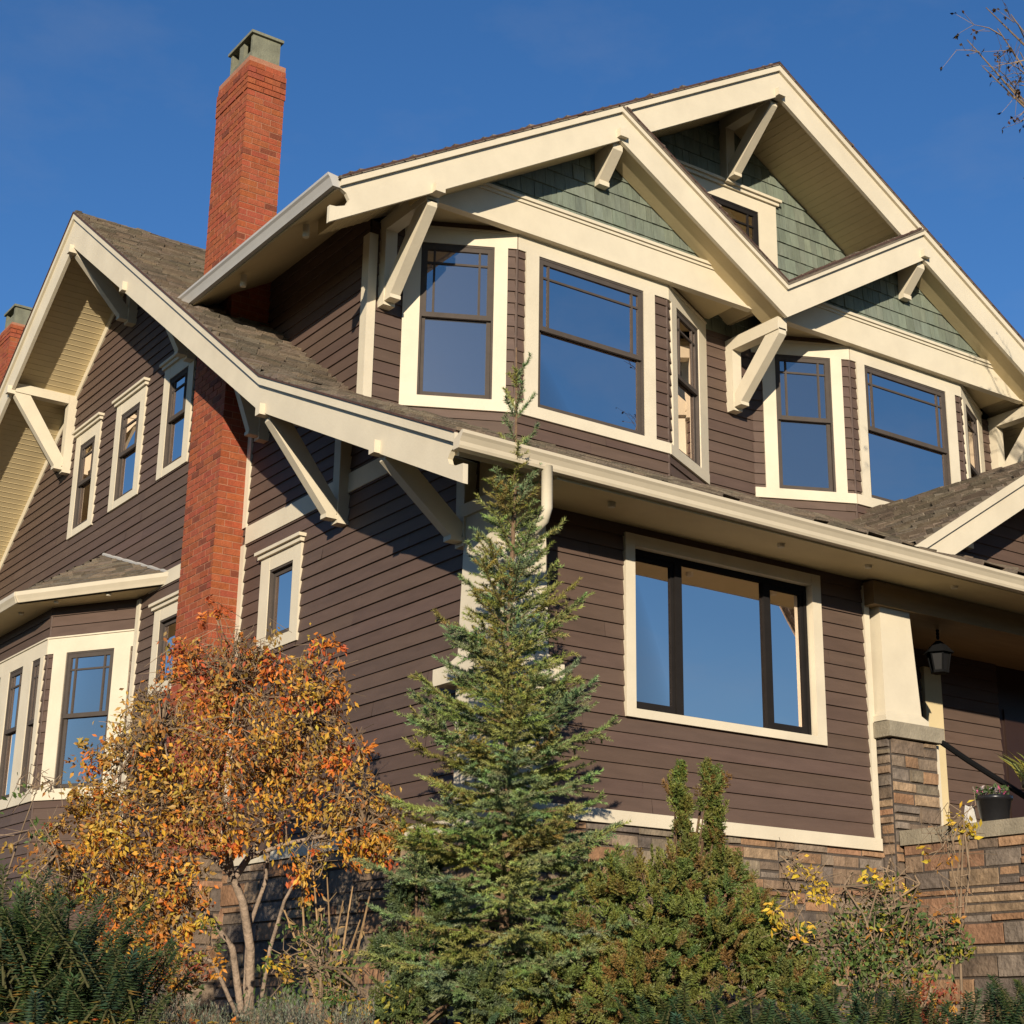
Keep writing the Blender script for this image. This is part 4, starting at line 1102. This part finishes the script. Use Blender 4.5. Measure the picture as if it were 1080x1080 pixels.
# ---- orange autumn shrub
def leafy(name, label, base, trunks, blobs, pal, size, cat="shrub", twigs=120, droop=0.2, clump=0.35, twigcol=(1, 1, 1), trunk_mat=None, seed=3):
    e = empty(name, tuple(base), label, cat); lf = MB(); tw = MB(); tk = MB()
    for pts, rad in trunks: tk.tube(pts, rad, 8, cap=False)
    tips = [np.array(p[0][-1]) for p in trunks]
    gap = [(np.array(b[0])+rv()*np.array(b[1])*0.9) for b in blobs for _ in range(3)]
    for b in blobs:
        c, r, cnt, pw = np.array(b[0]), b[1], b[2], b[3]
        ncl = max(4, cnt//14)
        cents = []
        for _ in range(ncl):
            v = rv(); cents.append((c+v*r*1.06*(random.random()**0.42), random.choices(pal, pw)[0], rv()))
        for q in range(max(2, int(twigs*cnt/4000))):
            t0 = min(tips, key=lambda p: np.linalg.norm(p-c)+random.uniform(0, 0.4)); t1 = cents[random.randrange(ncl)][0]
            m1 = t0+(t1-t0)*0.4+rv()*0.08+np.array((0, 0, 0.05)); m2 = t0+(t1-t0)*0.75+rv()*0.06
            s_ = random.uniform(0.7, 1.3)
            tw.tube([t0, m1, m2, t1], [0.008, 0.006, 0.004, 0.002], 4, (s_, s_, s_), cap=False)
            for _ in range(3):
                a = m1+(t1-m1)*random.random(); tw.tube([a, a+rv()*0.10+np.array((0, 0, 0.03)), a+rv()*0.2], [0.004, 0.003, 0.002], 3, (s_, s_, s_), cap=False)
        for k in range(cnt):
            cc, col, cd = cents[random.randrange(ncl)]
            p = cc+RNG.normal(size=3)*r*clump*0.55
            d = cd*0.7+rv()*0.75+np.array((0, 0, -droop)); L = size*random.uniform(0.6, 1.25)
            n_ = rv()*0.8+np.array((-0.4, -0.6, 0.5))
            leafpoly(lf, p, d, n_, L, L*random.uniform(0.36, 0.52), jitter(col, 0.22), random.uniform(-0.1, 0.35))
    if trunks: tk.build("trunk", trunk_mat or BARK, e, base, True)
    t_ = tw.build("twig", TWIG, e, base); lf.build("foliage", LEAF, e, base)
    return e
OR = (0.62, 0.20, 0.030); GO = (0.58, 0.32, 0.042); OL = (0.38, 0.235, 0.048); RD = (0.48, 0.105, 0.030); BR = (0.36, 0.155, 0.036); YE = (0.52, 0.36, 0.05); TA = (0.42, 0.26, 0.07)
PAL = [OR, GO, OL, RD, BR, YE, TA]
k12 = 12.3/FPX
ob = W(265, 1045, 12.3)
ob[2] = ground_z(ob[0], ob[1])-0.03
def T(pts): return [np.array(W(x, y, d)) for x, y, d in pts]
trunks = []
b0 = ob.copy()
trunks.append(([b0]+T([(264, 1000, 12.3), (256, 950, 12.3), (243, 920, 12.3), (225, 890, 12.2), (205, 850, 12.1)]), [0.040, 0.036, 0.032, 0.027, 0.020, 0.012]))
trunks.append(([b0+(-0.03, 0.02, 0)]+T([(245, 1000, 12.25), (222, 968, 12.2), (205, 950, 12.1), (180, 925, 12.0)]), [0.030, 0.026, 0.022, 0.018, 0.010]))
trunks.append((T([(243, 920, 12.3), (238, 880, 12.3), (232, 830, 12.3), (238, 770, 12.3), (250, 720, 12.3)]), [0.034, 0.026, 0.02, 0.014, 0.008]))
trunks.append((T([(248, 925, 12.3), (265, 900, 12.35), (290, 860, 12.4), (310, 810, 12.4), (325, 760, 12.4)]), [0.03, 0.024, 0.018, 0.013, 0.008]))
trunks.append((T([(245, 922, 12.3), (225, 905, 12.4), (190, 885, 12.5), (150, 870, 12.5)]), [0.028, 0.02, 0.014, 0.008]))
trunks.append((T([(262, 905, 12.3), (300, 890, 12.2), (350, 880, 12.1), (385, 870, 12.1)]), [0.02, 0.016, 0.011, 0.006]))
trunks.append((T([(243, 920, 12.3), (215, 870, 12.1), (180, 810, 12.0), (170, 770, 12.0)]), [0.026, 0.018, 0.012, 0.007]))
trunks.append(([b0+(0.05, -0.02, 0)]+T([(285, 1000, 12.2), (300, 950, 12.2), (325, 905, 12.2), (345, 880, 12.2)]), [0.018, 0.016, 0.013, 0.010, 0.006]))
trunks.append(([b0+(-0.06, -0.04, 0)]+T([(225, 1015, 12.1), (195, 1000, 12.0), (165, 985, 11.9), (130, 960, 11.8)]), [0.018, 0.015, 0.012, 0.009, 0.005]))
trunks.append(([b0+(-0.02, 0.05, 0)]+T([(262, 980, 12.4), (280, 930, 12.5), (285, 880, 12.5), (278, 820, 12.5)]), [0.022, 0.019, 0.016, 0.012, 0.007]))
bl = []
# (px, py, r px, depth, leaves, weights OR GO OL RD BR YE TA)
for (x, y, r, d, cnt, pw) in ((235, 715, 55, 12.3, 420, (4, 2, 3, 2, 2, .5, 3)), (200, 690, 32, 12.2, 160, (6, 1, 2, 3, 2, .3, 2)), (320, 720, 48, 12.4, 330, (4, 4, 2, 2, 1, 1, 2)), (265, 690, 34, 12.4, 160, (3, 2, 3, 2, 2, 2, 2)), (350, 735, 26, 12.4, 110, (5, 4, 1, 2, 1, 1, 1)), (222, 650, 18, 12.2, 40, (6, 1, 1, 3, 1, 0, 1)),
        (175, 770, 52, 12.1, 420, (2, 3, 4, 1, 3, .5, 4)), (250, 790, 62, 12.2, 620, (3, 3, 3, 2, 3, .5, 3)), (335, 790, 50, 12.4, 420, (3, 3, 4, 1.5, 3, .5, 3)), (365, 800, 26, 12.3, 130, (6, 2, 1, 4, 1, 0, 1)),
        (130, 835, 55, 11.9, 480, (2, 4, 3, .7, 3, 1, 3)), (200, 850, 58, 12.0, 520, (2, 4, 4, .7, 3, 1, 3)), (285, 850, 52, 12.2, 360, (2.5, 3, 4, 1, 3, .5, 3)), (375, 860, 46, 12.2, 420, (2, 4, 4, .5, 3, .5, 3)), (395, 900, 24, 12.1, 130, (2, 5, 2, .3, 3, .5, 2)), (245, 885, 22, 12.0, 60, (6, 1, 0, 5, 0, 0, 0)),
        (95, 870, 36, 11.8, 200, (2, 4, 3, .5, 3, 1, 2)), (115, 915, 46, 11.7, 360, (3, 5, 2, .4, 2, 1.5, 1)), (165, 925, 46, 11.8, 360, (4, 4, 2, .5, 2, 1, 1)), (150, 970, 40, 11.7, 280, (4, 4, 1, .5, 2, 1, 1)), (90, 850, 22, 11.8, 70, (3, 4, 2, 1, 2, 1, 1)), (185, 990, 24, 11.7, 90, (3, 4, 2, 0, 2, 2, 1)), (165, 1015, 30, 11.5, 150, (3, 4, 2, .5, 4, 1, 1)), (60, 890, 24, 11.7, 90, (3, 4, 2, .5, 3, 1, 1)), (410, 885, 20, 12.1, 80, (2, 5, 3, .3, 3, .5, 2)), (345, 690, 16, 12.4, 28, (5, 2, 0, 4, 1, 0, 0)), (100, 800, 22, 11.9, 50, (2, 4, 3, .5, 3, 1, 2)), (330, 920, 30, 12.0, 90, (3, 4, 3, .5, 3, 1, 2)), (200, 965, 26, 11.9, 90, (4, 4, 2, .5, 3, 1, 1)), (130, 1000, 30, 11.6, 130, (4, 4, 2, 1, 3, 1, 1)), (75, 930, 26, 11.7, 90, (3, 4, 2, .5, 3, 1, 1)), (425, 880, 14, 12.1, 34, (3, 5, 2, 1, 2, .5, 2))):
    bl.append((W(x, y, d), r*k12, int(cnt*2.5), (pw if y > 760 else (pw[0], pw[1]*0.7, pw[2], pw[3]*2.4+0.6, pw[4], pw[5], pw[6]))))
leafy("autumn_shrub", "multi-stemmed shrub in orange and gold autumn leaf beside the brick chimney", ob, trunks, bl, PAL, 0.053, "shrub", 135, droop=0.5, clump=0.26)

# ---- dark euphorbia clumps
def euphorbia(name, label, base, spots, hgt, pal, L=0.085):
    e = empty(name, tuple(base), label, "plant", "dark euphorbia clumps"); lf = MB(); st = MB()
    for p in spots:
        p = np.array(p); h = hgt*random.uniform(0.75, 1.15); lean = rv()*np.array((0.34, 0.34, 0))*(hgt/0.42); top = p+lean+np.array((0, 0, h))
        st.tube([p, p+lean*0.4+np.array((0, 0, h*0.5)), top], [0.008, 0.007, 0.005], 4, (0.30, 0.42, 0.22), cap=False)
        ax = top-p; hl = h*0.92; d = ax/np.linalg.norm(ax); tint = jitter(random.choice(pal), 0.15)
        n = 96
        for k in range(n):
            t = k/n; b = top-d*hl*(1-t); a = k*2.4
            r_ = np.array((math.cos(a), math.sin(a), 0)); out = 1.15-0.95*t**3
            dv = r_*(1.15-0.5*t**3)+d*(-0.15+0.75*t**2); ll = L*(1.05-0.45*t)*random.uniform(0.8, 1.15)
            c = jitter((0.25, 0.16, 0.04) if (t < 0.12 and random.random() < 0.4) else tint, 0.18)
            leafpoly(lf, b, dv, d+0.01*rv(), ll, 0.0145, c, 0.15)
    st.build("stem", TWIG, e, base); lf.build("foliage", LEAF, e, base)
epal = [(0.062, 0.105, 0.044), (0.075, 0.122, 0.050), (0.052, 0.092, 0.048), (0.100, 0.135, 0.040)]
sp = []
for k in range(330):
    x = random.uniform(-35, 150); d = random.uniform(9.3, 10.6)
    top = np.interp(x, [-35, 60, 110, 150], [925, 935, 955, 1000])+random.uniform(0, 150)
    p = W(x, top, d); sp.append((p[0], p[1], p[2]-0.40+0.06*math.sin(x*0.09)))
euphorbia("euphorbia", "dark green spiky euphorbia clump in the lower left corner", W(60, 1075, 10.0)-(0, 0, 0.3), sp, 0.42, epal)
sp = []
for k in range(130):
    x = random.uniform(680, 985); d = random.uniform(9.9, 10.7); p = W(x, 1043+random.uniform(0, 45), d); sp.append((p[0], p[1], p[2]-0.26))
euphorbia("euphorbia", "low row of dark euphorbia under the juniper and rose bush", W(830, 1080, 10.3)-(0, 0, 0.3), sp, 0.27, epal, 0.07)
sp = []
for k in range(42):
    x = random.uniform(1005, 1110); d = random.uniform(9.6, 10.4); p = W(x, np.interp(x, [1005, 1080, 1110], [1050, 1030, 1020])+random.uniform(0, 60), d); sp.append((p[0], p[1], p[2]-0.26))
euphorbia("euphorbia", "small dark euphorbia tuft in the lower right corner", W(1050, 1080, 10.0)-(0, 0, 0.3), sp, 0.28, epal, 0.07)

# ---- grey lavender edging
def lavender():
    base = W(250, 1085, 9.6)-np.array((0, 0, 0.3)); e = empty("lavender_mound", tuple(base), "grey-green lavender mounds along the bottom edge", "lavender"); mb = MB()
    for k in range(1500):
        x = random.uniform(120, 395); d = random.uniform(9.2, 10.2)
        yt = 1058-14*math.sin((x-120)/38.0)**2+random.uniform(0, 40); p = W(x, yt, d)
        dv = np.array((random.uniform(-.35, .35), random.uniform(-.35, .35), 1.0)); dv /= np.linalg.norm(dv); h = random.uniform(0.12, 0.22)
        c = jitter(random.choice([(0.16, 0.17, 0.11), (0.12, 0.14, 0.09), (0.20, 0.18, 0.12), (0.17, 0.13, 0.09), (0.10, 0.12, 0.07)]), 0.2)
        needles(mb, p-dv*h, p, 0.020, 0.022, 0.006, c, 0.5, r=2)
    mb.build("foliage", NEEDLE, e, base)
lavender()

# ---- rose bush with yellowing tips
rb = W(900, 1050, 11.0); rb[2] = ground_z(rb[0], rb[1])-0.02
tr = []
for (pts, r0) in (([(905, 1000), (880, 950), (850, 915), (835, 905)], .010), ([(910, 990), (925, 940), (955, 925), (970, 932)], .010), ([(900, 1000), (870, 970), (850, 985), (842, 995)], .008), ([(915, 1000), (945, 960), (940, 930), (935, 920)], .008), ([(930, 1010), (975, 985), (1000, 990)], .008), ([(890, 1010), (860, 1000), (830, 1005)], .008), ([(900, 1000), (905, 960), (890, 935)], .008), ([(940, 1010), (955, 970), (960, 955)], .008)):
    P_ = [rb+rv()*0.05]+T([(x, y, 11.0) for x, y in pts]); tr.append((P_, [r0*(1-0.6*i/len(P_)) for i in range(len(P_))]))
GR = (0.075, 0.125, 0.030); GR2 = (0.115, 0.160, 0.042); YG = (0.30, 0.27, 0.04); YY = (0.62, 0.42, 0.045); OO = (0.55, 0.25, 0.03)
RP = [GR, GR2, YG, YY, OO, BR, OL]
k11 = 11.0/FPX; bl = []
for (x, y, r, cnt, pw) in ((920, 985, 46, 900, (6, 5, 1, 0, 0, .3, .5)), (960, 1000, 38, 560, (6, 5, 1, 0, 0, .3, .5)), (890, 1010, 38, 420, (5, 4, 1, .1, .1, .3, 1)), (940, 955, 30, 200, (5, 5, 2, .5, 0, 0, 0)), (1000, 1000, 26, 130, (4, 3, 1, .2, 0, .6, 1)), (930, 1030, 55, 620, (5, 4, 1, .2, .1, .5, 1)),
                        (858, 932, 19, 80, (0, 0, 1, 6, 1, 0, 0)), (840, 945, 12, 22, (0, 0, 1, 6, 0, 0, 0)), (868, 945, 14, 28, (0, 0, 1, 6, 1, 0, 0)), (930, 932, 16, 60, (0, 0, 1, 6, 1, 0, 0)), (965, 935, 12, 24, (0, 0, 1, 5, 2, 0, 0)), (842, 990, 14, 26, (0, 0, 0, 5, 4, 0, 0)), (815, 965, 18, 70, (0, 0, 1, 6, 1, 0, 0)), (890, 972, 12, 20, (0, 0, 1, 5, 2, 0, 0)), (962, 985, 12, 22, (0, 0, 0, 5, 3, 0, 0)), (830, 910, 11, 16, (0, 0, 3, 4, 0, 0, 0))):
    bl.append((W(x, y, 11.0+random.uniform(-0.15, 0.15)), r*k11, cnt, pw))
leafy("rose_bush", "green rose bush with yellow leaf tips by the stone foundation", rb, tr, bl, RP, 0.052, "shrub", 60, clump=0.45, trunk_mat=TWIG)

# tall yellow-leaved stalk in front of the porch wall
yb = W(1012, 1040, 10.9); yb[2] = ground_z(yb[0], yb[1])
tr = [([yb]+T([(1012, 980, 10.9), (1014, 930, 10.9), (1016, 880, 10.9), (1015, 862, 10.9)]), [0.010, 0.009, 0.008, 0.006, 0.003])]
bl = [(W(1014, 868, 10.9), 18*k11, 90, (0, 0, 1, 6, 2, 0, 0)), (W(1000, 905, 10.9), 14*k11, 10, (0, 0, 0, 1, 5, 0, 0)), (W(1012, 965, 10.9), 15*k11, 24, (1, 1, 3, 4, 1, 0, 0)), (W(975, 900, 10.9), 9*k11, 8, (0, 0, 0, 3, 3, 0, 0)), (W(1010, 1000, 10.9), 16*k11, 40, (4, 3, 2, 1, 0, 0, 0))]
leafy("rose_stalk", "single tall stalk with a tuft of yellow leaves before the porch wall", yb, tr, bl, RP, 0.055, "plant", 60, trunk_mat=TWIG)

# red-leaved ground plants, leafy green shrub, climbing rose, dry stalks
bl = [(W(985, 1058, 10.6), 26*k11, 420, (0, 0, 0, 1, 3, 3, 0)), (W(960, 1070, 10.4), 20*k11, 220, (0, 0, 0, 1, 2, 4, 0))]
RP2 = [GR, GR2, YG, OO, (0.30, 0.085, 0.035), (0.22, 0.055, 0.028), OL]
leafy("cranesbill", "rusty red low foliage among the euphorbia at lower right", W(980, 1075, 10.5)-(0, 0, 0.15), [([W(980, 1078, 10.5)-(0, 0, .15), W(980, 1065, 10.5)], [0.01, 0.006])], bl, RP2, 0.035, "plant", 30, trunk_mat=TWIG)
k10 = 10.6/FPX
bl = [(W(180, 1032, 10.7), 30*k10, 420, (1, 0, 1, 3, 4, 3, 1)), (W(215, 1020, 10.8), 20*k10, 160, (1, 1, 3, 3, 2, 1, 1)), (W(225, 985, 11.0), 16*k10, 50, (2, 3, 3, 1, 0, 0, 0))]
leafy("cranesbill", "red and rust low foliage below the orange shrub", W(185, 1060, 10.7)-(0, 0, 0.15), [([W(185, 1060, 10.7)-(0, 0, .15), W(185, 1040, 10.7)], [0.01, 0.006])], bl, RP2, 0.045, "plant", 40, trunk_mat=TWIG)
bl = [(W(325, 1010, 11.9), 38*k11, 260, (6, 4, 2, .2, 0, 2, 2)), (W(365, 1035, 11.7), 34*k11, 260, (5, 4, 3, .3, 0, 1, 2)), (W(295, 1040, 11.6), 30*k11, 200, (5, 4, 3, .5, 0, 1, 2)), (W(400, 1055, 11.3), 34*k11, 200, (5, 5, 2, .2, 0, 1, 2)), (W(330, 960, 12.1), 20*k11, 60, (5, 3, 2, .2, 0, 1, 2))]
leafy("garden_shrub", "sparse green shrub between orange shrub and spruce", W(340, 1060, 11.8)-(0, 0, 0.25), [([W(340, 1060, 11.8)-(0, 0, .25), W(338, 1020, 11.8)], [0.014, 0.008])], bl, RP, 0.055, "shrub", 80, trunk_mat=TWIG)
bl = [(W(15, 915, 11.2), 30*k11, 90, (5, 3, 1, 0, 0, 2, 3)), (W(40, 880, 11.2), 26*k11, 40, (4, 4, 1, 0, 0, 1, 2)), (W(10, 945, 11.2), 34*k11, 130, (5, 3, 1, .4, .3, 3, 2)), (W(60, 930, 11.2), 28*k11, 80, (3, 3, 1, 0, 0, 3, 3)), (W(20, 840, 11.2), 22*k11, 16, (4, 3, 1, 0, 0, 1, 2)), (W(50, 830, 11.2), 14*k11, 8, (1, 1, 1, 0, 0, 4, 2))]
tr = [(T([(-10, 1000, 11.2), (5, 930, 11.2), (25, 870, 11.2), (40, 830, 11.2)]), [0.010, 0.008, 0.005, 0.003]), (T([(20, 1000, 11.2), (40, 940, 11.2), (60, 900, 11.2)]), [0.008, 0.006, 0.003])]
leafy("climbing_rose", "straggly climbing rose under the left bay window", W(5, 1000, 11.2)-(0, 0, .3), tr, bl, RP, 0.05, "shrub", 160, trunk_mat=TWIG)

def stalks():
    base = W(345, 1070, 11.9); base[2] -= 0.2; e = empty("dry_stalks", tuple(base), "bunch of tan dry stalks in front of the foundation", "dry plant"); mb = MB()
    for (x0, y0, x1, y1) in ((340, 1060, 318, 930), (345, 1060, 330, 915), (350, 1060, 345, 925), (352, 1060, 372, 935), (346, 1060, 300, 960), (356, 1060, 392, 935), (350, 1060, 362, 950), (342, 1060, 312, 975), (348, 1062, 338, 955), (354, 1060, 380, 970)):
        t = random.uniform(0.9, 1.7)
        p0, p1 = W(x0, y0, 11.9)-np.array((0, 0, .15)), W(x1, y1, 12.1); mid = (p0+p1)/2+rv()*0.05
        mb.tube([p0, mid, p1], [0.013, 0.010, 0.005], 5, (t*1.1, t, t*0.8), cap=False)
        for _ in range(3):
            a = mid+(p1-mid)*random.random(); mb.tube([a, a+rv()*0.08+np.array((0, 0, 0.05))], [0.005, 0.002], 3, (t, t, t*0.8), cap=False)
            leafpoly(mb, a, rv(), rv(), 0.08, 0.03, (t*1.4, t*1.3, t*0.9))
    mb.build("stalk", TWIG, e, base)
stalks()

# ---- tree at the right whose twig ends reach into the top corner
def twig_tree(name, label, base, H, crown_c, crown_r, n_limb, n_leaf, seed, target=None, twigs=5):
    random.seed(seed); e = empty(name, tuple(base), label, "tree"); tk = MB(); tw = MB(); lf = MB()
    top = np.array(base)+np.array((0.2, 0.1, H*0.5))
    tk.tube([base, np.array(base)*0.6+top*0.4+np.array((0.05, 0, 0)), top], [0.17, 0.14, 0.10], 10, cap=False)
    ends = []
    for k in range(n_limb):
        v = rv(); tip = np.array(crown_c)+v*np.array(crown_r)
        if target is not None and k < len(target): tip = np.array(target[k])
        f = random.uniform(0.5, 1.0); s0 = np.array(base)*(1-f)+top*f; m1 = s0+(tip-s0)*0.4+np.array((0, 0, 0.25))+rv()*0.2; m2 = s0+(tip-s0)*0.75+np.array((0, 0, 0.15))+rv()*0.12
        tk.tube([s0, m1, m2], [0.06, 0.04, 0.02], 6, cap=False)
        tw.tube([m2, (m2+tip)/2+rv()*0.04, tip], [0.018, 0.011, 0.004], 4, cap=False)
        for q in range(twigs):
            a = m1+(tip-m1)*random.uniform(0.2, 1.0); d = (tip-m1)/np.linalg.norm(tip-m1)+rv()*0.8+np.array((0, 0, -0.15)); d /= np.linalg.norm(d); L = random.uniform(0.2, 0.45)
            p1 = a+d*L*0.5+rv()*0.03; p2 = a+d*L+np.array((0, 0, -0.06)); tw.tube([a, p1, p2], [0.008, 0.005, 0.002], 3, cap=False)
            for z in range(5):
                b = a+(p2-a)*random.random(); d2 = d+rv()*0.9; d2 /= np.linalg.norm(d2); l2 = random.uniform(0.08, 0.25); tw.tube([b, b+d2*l2], [0.003, 0.0015], 3, cap=False); ends.append(b+d2*l2)
    for k in range(n_leaf):
        b = ends[random.randrange(len(ends))]; leafpoly(tw, b, rv()+np.array((0, 0, -0.5)), rv(), random.uniform(0.03, 0.055), 0.028, jitter(random.choice([(0.25, 0.17, 0.05), (0.16, 0.14, 0.05), (0.20, 0.09, 0.05), (0.35, 0.2, 0.06)]), 0.2))
    t_ = tk.build("trunk", BARK, e, base, True); c_ = tw.build("crown", TWIG, e, base)
DT = 14.0
tgt = [px(1020, 42, DT), px(1040, 8, DT), px(1036, 70, DT), px(1052, 30, DT), px(1062, 88, DT), px(1076, 55, DT), px(1066, 15, DT), px(1082, 150, DT)]
tb = np.array(px(1490, 1000, DT)); tb[2] = ground_z(tb[0], tb[1])-0.05
ST = np.array(SUN_TRAVEL)/SUN_TRAVEL.x
for (gx, gy, gz, t_) in ((9.0, 1.7, 9.5, 2.6), (8.6, 1.7, 9.7, 2.5), (9.2, 2.0, 9.2, 2.8), (9.3, 2.1, 8.0, 3.0), (9.4, 1.7, 9.0, 2.4)):
    tgt.append(np.array((gx, gy, gz))-ST*t_)
twig_tree("deciduous_tree", "nearly bare tree whose twig ends hang into the upper right corner", tb, 12.0, px(1560, 120, DT), (1.4, 1.1, 1.2), 20, 700, 5, tgt, 6)

# ---- unseen tree bank added behind the viewpoint to cut low sky fill
def sky_block_trees():
    mb = MB(); n = 150; m_ = 12
    idx = {}
    for i in range(n+1):
        a = math.radians(150+ (410-150)*i/n); top = 8.0+1.0*math.sin(i*0.9)+0.9*math.sin(i*2.3+1)+random.uniform(-0.6, 0.6)
        side = abs(((math.degrees(a)-231.3+180) % 360)-180)
        top += np.interp(side, [25, 60, 120], [0, 0.3, 0.6])
        for j in range(m_+1):
            f = j/m_; r = 46+random.uniform(-1.2, 1.2)-2.0*math.sin(f*math.pi)
            idx[i, j] = len(mb.v); mb.v.append((5+r*math.cos(a), 4+r*math.sin(a), -0.7+(top+0.7)*f+random.uniform(-0.3, 0.3)))
        for j in range(m_+1):
            f = j/m_; r = 50+random.uniform(-1, 1)
            idx[i, -1-j] = len(mb.v); mb.v.append((5+r*math.cos(a), 4+r*math.sin(a), -0.7+(top+0.4)*f))
    for i in range(n):
        for j in range(m_):
            mb.f.append((idx[i, j], idx[i+1, j], idx[i+1, j+1], idx[i, j+1])); mb.c.append((1, 1, 1))
            mb.f.append((idx[i, -1-j], idx[i+1, -1-j], idx[i+1, -2-j], idx[i, -2-j])); mb.c.append((1, 1, 1))
        mb.f.append((idx[i, m_], idx[i+1, m_], idx[i+1, -1-m_], idx[i, -1-m_])); mb.c.append((1, 1, 1))
    o = mb.build("sky_block_trees", mat("sky_block_foliage", (0.045, 0.055, 0.022), 0.9, 0.5, 0.8, 0.8, 3)); o["kind"] = "stuff"; o["label"] = "unseen dark tree bank added to block low sky light"
sky_block_trees()

def litter():
    mb = MB()
    for k in range(2600):
        x = random.uniform(-6.5, 4.2); y = random.uniform(-4.5, 1.5)
        if x > -0.1 and y > -0.05: continue
        p = np.array((x, y, ground_z(x, y)+random.uniform(0.0, 0.04)))
        leafpoly(mb, p, rv()*np.array((1, 1, 0.25)), np.array((0, 0, 1.0))+rv()*0.3, random.uniform(0.03, 0.07), 0.03, jitter(random.choice(PAL), 0.25))
    o = mb.build("fallen_leaves", LEAF, None, (0, -1, 1)); o["kind"] = "stuff"; o["label"] = "brown and orange fallen leaves over the garden bed"
litter()
